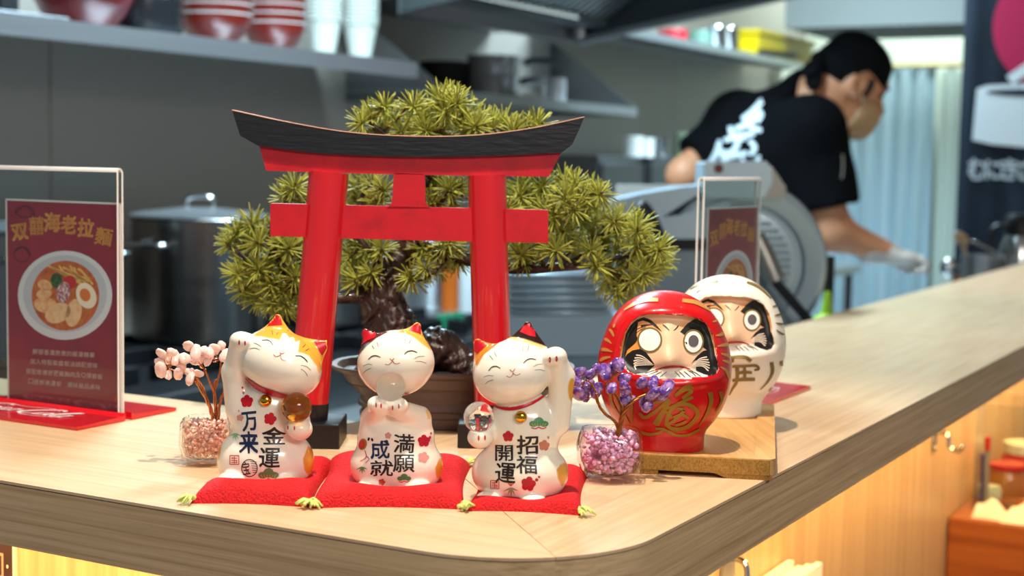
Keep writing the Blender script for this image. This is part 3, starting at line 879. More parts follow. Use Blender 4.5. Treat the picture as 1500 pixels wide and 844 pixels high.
# --- left cat: right paw raised, amber ball
f1 = crop(310, 450, 5.626); f2 = crop(310, 570, 5.274)
def draw1(o, bv):
    decals('ear_lining', [poly(cps(f1, [(460, 158), (478, 122), (500, 90), (520, 72), (540, 63), (560, 76), (572, 100), (583, 148), (520, 152)])),
                        poly(cps(f1, [(840, 280), (905, 268), (960, 275), (962, 300), (950, 330), (912, 400), (895, 380), (870, 330)]))], bv, m_redp, o, g=3)
    decal('collar', [stroke(cps(f1, [(285, 580), (340, 630), (410, 675), (500, 705), (570, 725), (640, 730)]), 7, 9, 24, .75)], bv, m_redp, o, .0006, 2.5)
    eyes = [stroke(cps(f1, p), 1.5, n=10, taper=.6) for p in ([(415, 275), (460, 272), (490, 290), (505, 315)], [(690, 402), (735, 405), (770, 430), (790, 455)])]
    decal('eyes', eyes, bv, m_line, o, g=None)
    wh = [stroke(cps(f1, p), .75, n=8, taper=.5) for p in ([(345, 295), (380, 308), (410, 328)], [(310, 345), (355, 338), (400, 352)], [(735, 480), (780, 490), (815, 520)], [(735, 510), (770, 535), (790, 570)],
          [(497, 195), (505, 230)], [(548, 198), (537, 232)], [(772, 308), (747, 335)], [(803, 343), (770, 362)])]
    decal('whiskers', wh, bv, m_line, o, g=None)
    decal('mouth', [stroke(cps(f1, p), .9, n=10) for p in ([(510, 390), (530, 408), (560, 400), (572, 380)], [(568, 395), (572, 420), (590, 437), (615, 438)], [(560, 373), (578, 386), (600, 376)])], bv, mat('lip_paint', '#b0403a', .35), o, g=None)
    decal('forehead_stripe', [stroke(cps(f1, p), 2.6, n=6, taper=.7) for p in ([(625, 195), (655, 185), (682, 178)], [(722, 246), (745, 240), (768, 238)])], bv, mat('dark_orange_paint', '#c5761c', .3), o, g=None)
    decal('claw_marks', claws(cps(f1, [(228, 292), (275, 297)]), 1.2, 3.6) + claws(cps(f2, [(590, 298), (640, 302), (123, 718), (177, 727), (560, 760), (612, 760)]), 1.0, 3.2), bv, m_redp, o, g=None)
    decal('lettering', [put_glyph('万', 366, 617, 23, 29, -6, .02, wob=.5), put_glyph('来', 364.6, 648.7, 29, 33, 0, .02, wob=.6)], bv, m_navy, o, g=5)
    decal('lettering', [put_glyph('金', 401.2, 638.6, 35, 27, 0, .016, wob=.6), put_glyph('運', 394.8, 670.9, 31, 29, 2, .014, wob=.5)], bv, m_ink, o, g=5)
    decal('plum_blossom', [flower(361.8, 588, 9.4), poly(pellipse(356.7, 575.5, 1.8, 2.2)), poly(pellipse(355, 568, 1.4, 1.8)), flower(395.7, 613.6, 9.4, .3)], bv, m_redp, o, g=4)
    decal('plum_blossom', [flower(352, 612, 5.2, .2), poly(pellipse(350, 602, 1, 1.8))], bv, m_pink, o, g=4)
    decal('bamboo_mark', bamboo_mark(345, 637, 16), bv, m_pale, o, g=None)
    decal('seal_mark', stamp_mark(343.6, 674, 13), bv, mat('seal_red', '#c2452e', .4), o, g=None)
    decal('coin_mark', [ring(365.6, 685.7, 12, 13, 1.3)] + [stroke([(367 + k * .7, 676 + k * 3.2), (376.5, 677 + k * 3.1)], .8, n=4) for k in range(6)] + [put_glyph('宝', 360.5, 686, 11, 19, -8)], bv, mat('coin_brown', '#3d2a16', .4), o, g=5)
    g_, l_, r_ = pine_mark(393.4, 696, 28)
    decal('pine_mark', g_, bv, mat('olive_mark', '#5f8a55', .35), o, g=5); decal('pine_lines', l_, bv, mat('mark_gold', '#c9a14c', .4), o, .0004, None); decal('pine_wave', r_, bv, m_redp, o, g=None)
OR = '#eda93c'
p1 = [(cps(f1, [(330, 242), (380, 205), (440, 140), (470, 80), (545, 35), (620, 70), (700, 200), (760, 225), (870, 215), (975, 225), (1010, 290), (970, 410), (885, 550), (862, 480), (800, 400), (750, 378), (712, 372), (725, 275), (690, 290), (672, 245), (640, 255), (610, 215), (585, 215), (560, 275), (520, 262), (470, 255), (400, 240)]), OR),
      (cps(f2, [(790, 470), (745, 440), (705, 540), (715, 620), (755, 690), (810, 640)]), '#e2a234'), (cps(f2, [(85, 385), (60, 420), (30, 470), (35, 570), (58, 540), (72, 470)]), '#e2a234')]
make_cat('lucky cat raising its right paw, orange cap, holding an amber glass ball', 388, 1.132, [
    ('e', (389, 674, 0), (72, 54, 54)), ('e', (390, 612, 0), (53, 42, 62), 0, 14), ('e', (411, 533, -12), (63, 52, 48), 26, 6),
    ('c', (350, 600, -8), (343, 545, -12), 20, 18), ('c', (343, 545, -12), (352, 502, -28), 17, 15), ('e', (357, 500, -32), (20, 16, 13.5), 10, 5),
    ('c', (436, 612, -8), (440, 628, -34), 18, 17), ('e', (437, 628, -40), (19, 17, 14), 0, 6),
    ('e', (338, 706, -46), (22, 20, 15), 0, 7), ('e', (420, 711, -46), (22, 20, 15), 0, 7),
    ('c', (404, 500, -6), (407, 466, -4), 33, 6, .5, 8), ('c', (448, 521, -6), (478, 504, -4), 32, 6, .5, 8)],
    p1, ((434.5, 597, -50), 22, m_amber), ((389, 587), 9), draw1)

# --- middle cat: both paws under a clear ball
f3 = crop(490, 460, 5.629); f4 = crop(490, 590, 5.626)
def draw2(o, bv):
    decals('ear_lining', [poly(cps(f3, [(225, 255), (222, 210), (225, 170), (240, 130), (270, 122), (310, 140), (345, 165), (335, 195), (270, 222)])),
                        poly(cps(f3, [(610, 137), (650, 95), (690, 75), (712, 80), (725, 100), (738, 140), (735, 190), (690, 158)]))], bv, m_redp, o, g=3)
    decal('eyes', [stroke(cps(f3, p), 1.6, n=10, taper=.6) for p in ([(280, 375), (310, 350), (345, 345), (380, 358)], [(575, 335), (600, 312), (640, 305), (682, 318)])], bv, m_line, o, g=None)
    decal('whiskers', [stroke(cps(f3, p), .75, n=8, taper=.5) for p in ([(238, 430), (275, 415), (312, 418)], [(235, 492), (265, 465), (305, 447)], [(655, 370), (695, 352), (742, 350)], [(668, 393), (710, 392), (755, 408)],
          [(310, 258), (328, 290)], [(352, 235), (363, 275)], [(582, 208), (577, 243)], [(630, 207), (613, 248)])], bv, m_line, o, g=None)
    decal('mouth', [stroke(cps(f3, p), 1.0, n=10) for p in ([(418, 415), (445, 420), (468, 402), (478, 378)], [(480, 388), (490, 404), (510, 412), (540, 405)], [(455, 368), (474, 382), (492, 366)])], bv, mat('lip_paint'), o, g=None)
    decal('collar', [stroke(cps(f3, [(262, 668), (300, 655), (345, 652)]), 3, 4.5, 10, .3), stroke(cps(f3, [(580, 656), (640, 660), (700, 668), (745, 682)]), 4.5, 2, 12, .3)], bv, m_redp, o, .0004, 3)
    decal('claw_marks', claws(cps(f3, [(343, 753), (383, 758), (480, 774), (530, 762)]), 1.1, 3.6) + claws(cps(f4, [(250, 728), (305, 728), (598, 740), (648, 740)]), 1.2, 3.0), bv, m_redp, o, g=None)
    decal('arm_patch', [poly(pellipse(522.5, 601, 2.8, 9)), poly(pellipse(632.5, 600, 3.6, 10))], bv, m_brown, o, g=4)
    decal('lettering', [put_glyph('満', 591.7, 650, 31, 28, 0, .012, wob=.5), put_glyph('願', 591.7, 679, 32, 26, 0, .010, wob=.4), put_glyph('就', 559.3, 686, 34, 23.5, 0, .012, wob=.5)], bv, m_ink, o, g=5)
    decal('lettering', [put_glyph('成', 556.7, 659, 28, 28, 0, .016, wob=.6)], bv, m_navy, o, g=5)
    decal('plum_blossom', [flower(620.6, 646, 9.2), poly(pellipse(629.6, 641, 1.6, 2.2)), poly(pellipse(631, 635, 1.2, 1.8))], bv, mat('crimson_mark', '#b3122a', .35), o, g=4)
    decal('plum_blossom', [flower(620, 670.3, 8.4, .3), flower(568.6, 638.3, 5, .1)], bv, m_pink, o, g=4)
    decal('plum_blossom', [flower(559.3, 706.4, 5.2, .3)], bv, mat('seal_red'), o, g=4)
    decal('mallet_mark', [poly(pellipse(531.5, 651, 6.0, 8.5, rot=15))], bv, m_goldp, o, g=5)
    decal('mallet_face', [poly(pellipse(530.5, 651, 4.0, 6.4, rot=15)), stroke([(535, 660), (537, 670), (528, 676)], 1, n=6), stroke([(537, 668), (541, 673), (536, 678)], 1, n=6)], bv, m_redp, o, .0004, 5)
    decal('bamboo_mark', bamboo_mark(530.5, 686, 15), bv, m_green, o, g=None)
    decal('ink_dots', [poly(pellipse(*f4(283, 300), 1.6, 2.6, rot=20)), poly(pellipse(*f4(312, 305), 1.6, 2.6, rot=-20)), poly(pellipse(*f4(432, 322), 2, 3, rot=-25))], bv, m_ink, o, g=None)
    g_, l_, r_ = pine_mark(592, 701, 19)
    decal('pine_mark', g_, bv, m_green, o, g=5); decal('pine_wave', r_, bv, m_redp, o, g=None)
p2 = [(cps(f3, [(190, 360), (200, 200), (210, 120), (250, 95), (340, 115), (440, 150), (345, 200), (270, 262), (225, 310)]), '#3b1914'),
      (cps(f3, [(525, 152), (600, 100), (660, 45), (715, 40), (760, 100), (800, 200), (822, 315), (740, 262), (650, 192), (590, 162)]), '#efb24a'),
      (cps(f4, [(900, 440), (860, 470), (830, 540), (840, 620), (880, 640), (930, 560)]), '#e2a234'), (cps(f4, [(750, 60), (790, 40), (800, 130), (770, 140)]), '#efc880')]
make_cat('lucky cat with both paws together under a clear glass ball', 580, 1.122, [
    ('e', (581, 682, 0), (69, 53, 50)), ('e', (580, 641, 0), (57, 44, 53), 0, 10), ('e', (580, 532, -8), (57, 50, 49), -7, 6),
    ('c', (546, 612, -8), (556, 597, -42), 18, 14, 1.0, 10), ('c', (614, 612, -8), (582, 599, -42), 18, 14, 1.0, 10), ('e', (553, 592, -48), (15, 15, 12), 0, 5), ('e', (583, 594, -48), (15, 15, 12), 0, 5),
    ('e', (542, 718, -42), (24, 20, 15), 0, 7), ('e', (612, 719, -42), (24, 20, 15), 0, 7),
    ('c', (552, 511, -6), (536, 488, -4), 29, 7, .5, 7), ('c', (599, 508, -6), (611, 478, -4), 31, 6, .5, 7)],
    p2, ((572.3, 566.5, -58), 21.8, m_glass), None, draw2)

# --- right cat: left paw raised, clear ball at its side
f5 = crop(670, 460, 5.628); f6 = crop(670, 600, 4.965)
def draw3(o, bv):
    decals('ear_lining', [poly(cps(f5, [(125, 240), (130, 215), (150, 200), (220, 205), (270, 235), (220, 280), (165, 330), (135, 300)])),
                        poly(cps(f5, [(515, 148), (545, 100), (590, 76), (620, 90), (635, 135), (645, 190), (590, 180)]))], bv, m_redp, o, g=3)
    decal('eyes', [stroke(cps(f5, p), 1.6, n=10, taper=.6) for p in ([(258, 468), (285, 440), (320, 432), (357, 448)], [(543, 408), (570, 382), (605, 370), (648, 378)])], bv, m_line, o, g=None)
    decal('whiskers', [stroke(cps(f5, p), .75, n=8, taper=.5) for p in ([(218, 520), (260, 508), (300, 512)], [(228, 580), (260, 555), (300, 543)], [(622, 437), (660, 418), (702, 414)], [(635, 463), (680, 460), (720, 472)],
          [(262, 340), (297, 380)], [(302, 310), (325, 357)], [(542, 262), (537, 312)], [(590, 262), (575, 315)])], bv, m_line, o, g=None)
    decal('mouth', [stroke(cps(f5, p), 1.0, n=10) for p in ([(405, 510), (430, 523), (455, 505), (460, 480)], [(463, 488), (470, 500), (492, 506), (518, 492)], [(432, 458), (455, 476), (474, 452)])], bv, mat('lip_paint'), o, g=None)
    decal('collar', [stroke(cps(f5, [(262, 738), (350, 772), (450, 782), (560, 757), (650, 717), (728, 668)]), 6, 6, 26, .75)], bv, m_redp, o, .0006, 2.5)
    decal('claw_marks', claws(cps(f5, [(763, 378), (817, 370)]), 1.7, 4.2) + claws(cps(f6, [(155, 208), (200, 205)]), 1.4, 4.0) + claws(cps(f6, [(566, 660), (620, 660)]), 2, 4), bv, m_redp, o, g=None)
    decal('lettering', [put_glyph('招', 772.7, 652, 32, 28, 0, .016, wob=.5), put_glyph('福', 771.3, 681, 31, 27, 0, .012, wob=.4), put_glyph('開', 738.5, 664, 26, 24, 0, .012, wob=.4), put_glyph('運', 740.5, 693, 30, 30, 2, .014, wob=.5)], bv, m_ink, o, g=5)
    decal('plum_blossom', [flower(774, 709, 11, .2), poly(pellipse(786, 703, 2.4, 2.4)), poly(pellipse(789.6, 698.8, 1.8, 1.8)), flower(744.5, 639.3, 8.2)], bv, mat('crimson_mark'), o, g=4)
    decal('plum_blossom', [flower(796.9, 652.6, 8.2, .1), poly(pellipse(803, 641, 1.4, 2.2))], bv, mat('clay_mark', '#c07a62', .35), o, g=4)
    decal('seal_mark', stamp_mark(725, 710, 12), bv, m_redp, o, g=None)
    decal('bamboo_mark', bamboo_mark(748.5, 717, 20), bv, mat('sage_mark', '#8f9a78', .35), o, g=None)
    decal('bamboo_tip', [stroke([(748.5, 712), (748.5 + d, 708)], 1.6, n=4, taper=.5) for d in (-4, 0.1, 4)], bv, m_redp, o, g=None)
    g_, l_, r_ = pine_mark(789.2, 621, 26)
    decal('pine_mark', g_, bv, m_green, o, g=5); decal('pine_lines', l_, bv, mat('mark_gold'), o, .0004, None); decal('pine_wave', r_, bv, m_redp, o, g=None)
p3 = [(cps(f5, [(360, 192), (480, 188), (600, 212), (728, 268), (700, 285), (580, 240), (450, 210)]), '#f0c77a'),
      (cps(f5, [(410, 188), (480, 105), (540, 50), (590, 35), (650, 85), (700, 180), (735, 270), (650, 240), (560, 208), (480, 192)]), '#2c1513'),
      (cps(f5, [(105, 200), (150, 165), (260, 180), (385, 195), (300, 275), (222, 332), (160, 440), (125, 330)]), '#d98a2a'),
      (pellipse(838, 571, 6, 17), '#e3a93a'), (cps(f6, [(770, 240), (830, 330), (820, 480), (760, 560), (730, 500), (720, 440), (750, 400), (780, 390), (765, 310)]), '#e0a02e')]
make_cat('lucky cat raising its left paw, black and orange ears, clear ball at its side', 762, 1.097, [
    ('e', (762, 692, 0), (72, 54, 50)), ('e', (768, 628, 0), (55, 43, 58), 0, 14), ('e', (750, 546, -12), (58, 50, 48), -12, 6),
    ('c', (816, 620, -4), (824, 552, -12), 19, 18), ('c', (824, 552, -12), (815, 524, -26), 17, 15), ('e', (811, 523, -31), (19, 16, 14), -10, 5),
    ('c', (716, 628, -12), (704, 640, -34), 18, 16), ('e', (703, 641, -38), (18, 16, 15), 0, 6),
    ('e', (780, 738, -44), (24, 20, 15), 0, 7), ('e', (716, 732, -42), (20, 18, 13), 0, 7),
    ('c', (717, 527, -6), (700, 503, -4), 29, 7, .5, 7), ('c', (770, 507, -6), (773, 477, -4), 33, 6, .5, 8)],
    p3, ((701.5, 611, -52), 22.5, m_glass), ((763, 611), 9), draw3)

# ================================================================== red cushions
m_cush = mat('red_crepe_cloth', '#e0101a', 0.8, bump=(650, 1.0, .0022), vary=('#bd0b13', 500, .4, .65))
m_tass = mat('pale_green_thread', '#c9d478', 0.7)
def cushion(label, cs, catx, catY, tl):
    P = [onz(x, y, Z) for x, y in cs]         # FL FR BR BL
    ctr = sum(P) / 4
    root = thing('cushion', label, 'cushion', ctr, 'red cushions under the cats')
    n = 44; V = []; Fc = []
    cx = at(catx, 710, catY)[0]
    def prof(t): return max(0, 1 - abs(2 * t - 1) ** 5) ** .42
    for side in (1, -1):
        for j in range(n + 1):
            for i in range(n + 1):
                u, v = i / n, j / n
                # pinch edges inward between the corners
                e = .035
                uu = u + (0.5 - u) * 2 * e * math.sin(math.pi * v) * (abs(2 * u - 1)); vv = v + (0.5 - v) * 2 * e * math.sin(math.pi * u) * abs(2 * v - 1)
                p = P[0] * (1 - uu) * (1 - vv) + P[1] * uu * (1 - vv) + P[2] * uu * vv + P[3] * (1 - uu) * vv
                h = prof(u) * prof(v)
                T = .0165 * (1 + .10 * math.sin(9 * u + 3 * catx) * math.sin(7 * v + catx))
                r2 = ((p[0] - cx) / .040) ** 2 + ((p[1] - catY) / .036) ** 2
                dent = .0115 / (1 + r2 ** 3)
                z = .0035 * 0 + (T * h - dent * h) if side > 0 else 0.0
                V.append((p[0], p[1], Z + max(z, .0004 if side > 0 else 0)))
    m = (n + 1) ** 2
    for j in range(n):
        for i in range(n):
            a = j * (n + 1) + i
            Fc.append((a, a + 1, a + n + 2, a + n + 1)); Fc.append((m + a, m + a + n + 1, m + a + n + 2, m + a + 1))
    edge = [(i, 0) for i in range(n)] + [(n, j) for j in range(n)] + [(n - i, n) for i in range(n)] + [(0, n - j) for j in range(n)]
    ids = [j * (n + 1) + i for i, j in edge]
    for k in range(len(ids)):
        a, b = ids[k], ids[(k + 1) % len(ids)]
        Fc.append((a, m + a, m + b, b))
    MB().add(V, Fc).build('pad', m_cush, root, True)
    rr = np.random.default_rng(int(catx))
    for k in tl:
        d = unit((P[k] - ctr) * [1, 1, 0]); tb = MB(); base = P[k] - d * .003 + np.array([0, 0, .004])
        tb.ell(base, (.0022, .0022, .0022), 8, 6)
        for q in range(9):
            a_ = rr.uniform(-.75, .75); dd = np.array([d[0] * math.cos(a_) - d[1] * math.sin(a_), d[0] * math.sin(a_) + d[1] * math.cos(a_), 0])
            Lg = rr.uniform(.008, .013)
            tb.tube(catmull([base, base + dd * Lg * .5 + np.array([0, 0, rr.uniform(0, .003)]), base + dd * Lg + np.array([0, 0, rr.uniform(-.003, .001)])], 5), [.0010, .0011, .0011, .0010, .0007], 5)
        tb.build('tassel', m_tass, root, True)
cushion('red crepe cushion under the cat with the amber ball', [(279, 738), (455, 744), (492, 684), (338, 686)], 388, 1.132, (0, 1, 2))
cushion('red crepe cushion under the cat with both paws together', [(453, 745), (682, 747), (690, 684), (482, 678)], 580, 1.122, (0, 1, 2))
cushion('red crepe cushion under the cat raising its left paw', [(684, 749), (853, 756), (860, 700), (704, 690)], 762, 1.097, (0, 1, 2))

# ================================================================== bamboo board and two daruma dolls
ZB = Z + .017
m_bamboo = mat('bamboo_board', '#d2a364', 0.45, vary=('#b98543', (160, 4, 160), .4, .7, (0, 0, math.radians(-4))))
m_bamboo_e = mat('bamboo_end_grain', '#a97d36', 0.5, vary=('#7f5a22', (700, 700, 500), .4, .65))
fr = onz(1136, 674, ZB); fl = onz(874, 661, ZB); br = onz(1129, 592, ZB)
ex = unit(fr - fl); ey = np.array([-ex[1], ex[0], 0])
BW = float((fr - fl) @ ex); BD = float((br - fr) @ ey)
bo = (fl + fr) / 2 + ey * BD / 2
board = thing('serving_board', 'bamboo serving board with recessed top under the daruma dolls', 'board', (bo[0], bo[1], Z))
def bp(x, y, z): return fl + ex * x + ey * y + np.array([0, 0, z - ZB])
def rrect(x0, x1, y0, y1, r, n=5):
    out = []
    for cx, cy, t in ((x1 - r, y0 + r, -90), (x1 - r, y1 - r, 0), (x0 + r, y1 - r, 90), (x0 + r, y0 + r, 180)):
        out += [(cx + r * math.cos(math.radians(t + 90 * i / n)), cy + r * math.sin(math.radians(t + 90 * i / n))) for i in range(n + 1)]
    return out
o_ = rrect(0, BW, 0, BD, .008); i_ = rrect(.016, BW - .016, .010, BD - .014, .004); n = len(o_)
V = [bp(x, y, Z + .004) for x, y in o_] + [bp(x, y, ZB) for x, y in o_] + [bp(x, y, ZB) for x, y in i_] + [bp(x, y, ZB - .002) for x, y in i_]
Fc = []
for k in range(n):
    k2 = (k + 1) % n
    for q in range(3): Fc.append((q * n + k, q * n + k2, (q + 1) * n + k2, (q + 1) * n + k))
Fc.append(tuple(3 * n + k for k in range(n))); Fc.append(tuple(range(n - 1, -1, -1)))
MB().add(V, Fc).build('board_top', m_bamboo, board, 35)
for x0, x1 in ((.012, .05), (BW - .05, BW - .002)):
    MB().slab([bp(x, .0006, z) for x, z in ((x0, Z + .0045), (x0 + .012, Z), (x1, Z), (x1, Z + .0045))], ey * (BD - .003)).build('foot_rail', m_bamboo_e, board)
MB().slab([bp(x, -.0003, z) for x, z in ((.004, Z + .0042), (BW - .004, Z + .0042), (BW - .004, ZB - .001), (.004, ZB - .001))], ey * .0006).build('front_edge', m_bamboo_e, board)

m_skin = mat('daruma_face_paint', '#f0c9a8', 0.42, attr='paint', coat=.15)
m_dred = mat('daruma_red_lacquer', '#c80d12', 0.28, coat=.45, bump=(90, .12, .001))
m_dwhite = mat('daruma_white_lacquer', '#f0e6d4', 0.38, coat=.2, bump=(90, .12, .001))
m_bpaint = mat('black_brush_paint', '#17120f', 0.45)
m_eye = mat('eye_white_paint', '#f1ede2', 0.35)
m_iris = mat('charcoal_paint', '#5a5558', 0.5)
m_olive = mat('olive_ring_paint', '#857238', 0.4, .3)
m_lip = mat('daruma_lip_red', '#b3141c', 0.35)
m_golds = mat('gold_brush_paint', '#9a7426', 0.42, 0.4)
m_golds2 = mat('pale_gold_brush_paint', '#d39a4e', 0.4, 0.3)
fa = crop(870, 420, 5.629); fb = crop(870, 540, 4.964)
FACE = [fa(*p) for p in [(215, 590), (225, 480), (260, 370), (310, 290), (370, 245), (450, 228), (600, 230), (750, 240), (850, 262), (930, 310), (980, 400), (1003, 500), (1012, 600), (1030, 680), (1010, 715), (930, 740), (800, 757), (680, 766), (560, 760), (450, 738), (340, 717), (280, 692), (230, 640)]]
def make_daruma(label, mp, k, org, Yd, mbody, streaks, glyphs, gpaint, bodyname):
    """mp maps the red doll's picture coordinates; k is the size ratio in the picture"""
    s = Yd / F
    root = thing('daruma_doll', label, 'daruma doll', org)
    def L(px, py, d):
        q = mp(px, py); return (at(q[0], q[1], Yd + d * s * k) - org) / (s * k)
    def fn(X, Y, Z_):
        D = s_ell(X, Y, Z_, L(973, 541, 6), (99, 92, 115))
        D = smin(D, s_ell(X, Y, Z_, L(973, 501, 4), (85, 84, 76)), 6)
        base = np.maximum(s_ell(X, Y, Z_ * .25, L(968, 640, 4) * [1, 1, .25], (64, 64, 60)), np.abs(Z_ - 20) - 32)
        D = smin(D, base, 7)
        return smax(D, -Z_, 3)
    V, Q = snets(fn, (-106, -100, -4), (106, 104, 250), 2.0)
    W = org + V * s * k
    P2 = proj(W)
    fp = np.array([mp(*p) for p in FACE])
    front = V[:, 1] < 10
    dist = np.where(front, sdpoly(P2, fp), -50) / k
    # sink the face, overhang at the brow, swell nose and cheeks
    c = np.array([((p - mp(980, 0)[0]) / k) for p in P2[:, 0]]); ry = np.array([(p - mp(0, 527)[1]) / k for p in P2[:, 1]])
    dep = np.clip(dist / 7, 0, 1) ** .8 * (9 - 4 * np.clip(ry / 40, -1, 1))
    nose = 15 * np.exp(-(c / 17) ** 2 - ((ry - 0) / 17) ** 2) + 6 * np.exp(-(c / 14) ** 2 - ((ry + 28) / 26) ** 2) + 6 * np.exp(-(c / 40) ** 2 - ((ry - 24) / 7) ** 2) - 4 * np.exp(-(c / 24) ** 2 - ((ry - 13.5) / 3.5) ** 2)
    rim = 4.5 * np.exp(-((dist + 8) / 8) ** 2) * (dist < 0)
    V2 = V.copy(); V2[:, 1] += np.where(dist > 0, dep - nose * np.clip(dist / 10, 0, 1), -rim * front)
    W = org + V2 * s * k
    inside = dist[Q].min(1) > -.8
    def sub(mask, name, m):
        q = Q[mask]; used = np.unique(q); mpi = -np.ones(len(W), int); mpi[used] = np.arange(len(used))
        o = mesh_obj(name, W[used], mpi[q].tolist(), m, root, True); return o, used
    body, _ = sub(~inside, bodyname, mbody)
    face, used = sub(inside, 'face', m_skin)
    Pf = P2[used]
    spec = [([mp(*p) for p in pellipse(*fa(300, 480), 18, 24)], '#e8973f'), ([mp(*p) for p in pellipse(*fa(450, 330), 26, 9)], '#e9a060'), ([mp(*p) for p in pellipse(*fa(850, 330), 24, 9)], '#e9a060'),
            ([mp(*p) for p in pellipse(*fa(960, 460), 9, 16)], '#e8a055'),
            ([mp(*p) for p in [fa(300, 700), fa(420, 690), fa(520, 700), fa(640, 690), fa(800, 690), fa(1000, 680), fa(1000, 770), fa(640, 790), fa(300, 760)]], '#f3e9da')]
    set_col(face, blendcol('#edc09a', Pf, spec, 9 * k))
    bv = bvh_of(body, face)
    T = lambda pts: [mp(*p) for p in pts]
    w = k
    def D(name, items, m, off=.0003, g_=4): return decal(name, items, bv, m, root, off, g_)
    P = lambda pts: poly(T(cps(fa, pts)))
    def S(f, pts, w0, w1=None, n=12, tp=.5): return stroke(T(cps(f, pts)), w0 * w, None if w1 is None else w1 * w, n, tp)
    D('brow', [P([(222, 600), (244, 480), (262, 390), (300, 318), (350, 272), (410, 250), (470, 276), (520, 320), (562, 374), (505, 332), (450, 294), (405, 280), (365, 294), (332, 328), (316, 366), (335, 384), (352, 404), (364, 432), (345, 462), (304, 457), (290, 430), (286, 410), (274, 480), (276, 522), (250, 605)])], m_bpaint)
    D('brow', [P([(710, 372), (770, 305), (830, 264), (882, 264), (932, 318), (962, 400), (990, 500), (1000, 580), (985, 560), (964, 480), (944, 420), (918, 432), (902, 412), (906, 388), (926, 372), (905, 330), (872, 298), (835, 287), (792, 302), (752, 342)])], m_bpaint)
    D('brow', [S(fa, [(388, 325), (430, 318), (482, 314)], 3.4, 1.2), S(fa, [(765, 325), (810, 318), (842, 322)], 1.2, 3.4), S(fa, [(568, 312), (595, 335), (622, 362)], 2.6, 1), S(fa, [(697, 322), (678, 345), (655, 364)], 2.2, 1),
               S(fa, [(330, 372), (370, 345), (430, 325)], 1.0), S(fa, [(345, 390), (380, 360), (430, 335)], .9), S(fa, [(905, 375), (880, 345), (840, 330)], 1.0)], m_bpaint, g_=None)
    hairs = [S(fa, [(500, 690), (455, 705), (420, 716)], 1.2), S(fa, [(560, 700), (530, 716), (500, 732)], 1), S(fa, [(600, 703), (570, 725), (540, 750)], 1), S(fa, [(530, 695), (490, 712), (455, 726)], 1),
             S(fa, [(665, 700), (690, 722), (712, 746)], 1), S(fa, [(700, 700), (728, 724), (752, 750)], 1), S(fa, [(740, 698), (770, 722), (800, 748)], 1), S(fa, [(770, 690), (815, 715), (842, 742)], 1), S(fa, [(790, 688), (840, 715), (882, 742)], 1.2)]
    D('whisker_lines', hairs, m_bpaint, g_=None)
    D('beard', [P([(245, 612), (272, 560), (320, 526), (380, 514), (425, 535), (460, 580), (496, 632), (440, 600), (400, 660), (500, 652), (440, 705), (400, 716), (335, 720), (275, 690)])], m_bpaint)
    D('beard', [P([(800, 636), (850, 572), (900, 530), (950, 522), (992, 550), (1020, 610), (1026, 682), (1003, 722), (960, 736), (900, 720), (840, 690), (905, 660), (870, 600), (840, 604)])], m_bpaint)
    st = []
    for i in range(6):
        t = i / 5
        st.append(S(fa, [(470 + 28 * t, 625 + 20 * t), (400 - 50 * t, 575 + 55 * t * 1.4), (350 - 22 * math.sin(t * 3), 565 + 122 * t)], .6, 2.3, 8, .3))
        st.append(S(fa, [(815 - 10 * t, 640 + 25 * t), (870 + 20 * t, 595 + 60 * t), (900 + 52 * math.sin(.6 + t * 1.6) , 580 + 118 * t)], .6, 2.3, 8, .3))
    D('beard_streaks', st, mat('streak_paint', '#efd9bf', .45), .0006, None)['kind'] = 'stuff'
    D('eye_ring', [ring(*mp(*fa(462, 440)), 18.3 * w, 18.6 * w, 2.6 * w), ring(*mp(*fa(818, 455)), 15.2 * w, 18 * w, 2.4 * w)], m_olive, .0005)
    D('eye', [poly(pellipse(*mp(*fa(462, 440)), 16.2 * w, 16.5 * w))], m_eye, .0004)
    D('eye', [poly(pellipse(*mp(*fa(818, 455)), 13.2 * w, 16 * w))], m_eye, .0004)
    D('pupil', [poly(pellipse(*mp(*fa(818, 450)), 7.4 * w, 8.7 * w))], m_iris, .0007)
    D('mouth', [S(fa, [(505, 688), (580, 666), (650, 656), (720, 660), (790, 682)], 3.2, None, 16, .6)], m_lip, .0005, None)
    for p, a, b in streaks: D('gold_streak', [S(fa, p, a * 1.15, b * 1.15, 14, .5)], gpaint[0], .0005, None)
    D('gold_lettering', [S(fb, p, a * 1.02, b * 1.02, 20, .15) for p, a, b in glyphs[:-3 if bodyname else None]], gpaint[1], .0008, None)
    for p, a, b in glyphs[-3:]: D('gold_streak', [S(fb, p, a * 1.1, b * 1.1, 18, .25)], gpaint[1], .0006, None)
    return root
RS = [([(250, 195), (340, 142), (430, 112), (530, 112)], 3, 7), ([(728, 116), (830, 130), (900, 165), (972, 212)], 7, 2),
      ([(175, 310), (165, 340)], 3, 3), ([(130, 350), (150, 375), (168, 412)], 4, 3), ([(92, 432), (120, 445), (150, 472)], 5, 2), ([(65, 518), (105, 522), (155, 538)], 6, 2), ([(55, 612), (90, 590), (142, 580)], 5, 3),
      ([(975, 292), (1000, 285), (1030, 262)], 2, 3), ([(1000, 405), (1045, 395), (1085, 372)], 2, 6), ([(1015, 492), (1070, 482), (1122, 470)], 2, 6), ([(1045, 553), (1090, 565), (1132, 582)], 2, 6), ([(1055, 608), (1100, 622), (1135, 642)], 2, 6), ([(1040, 660), (1090, 695), (1118, 760)], 2, 6)]
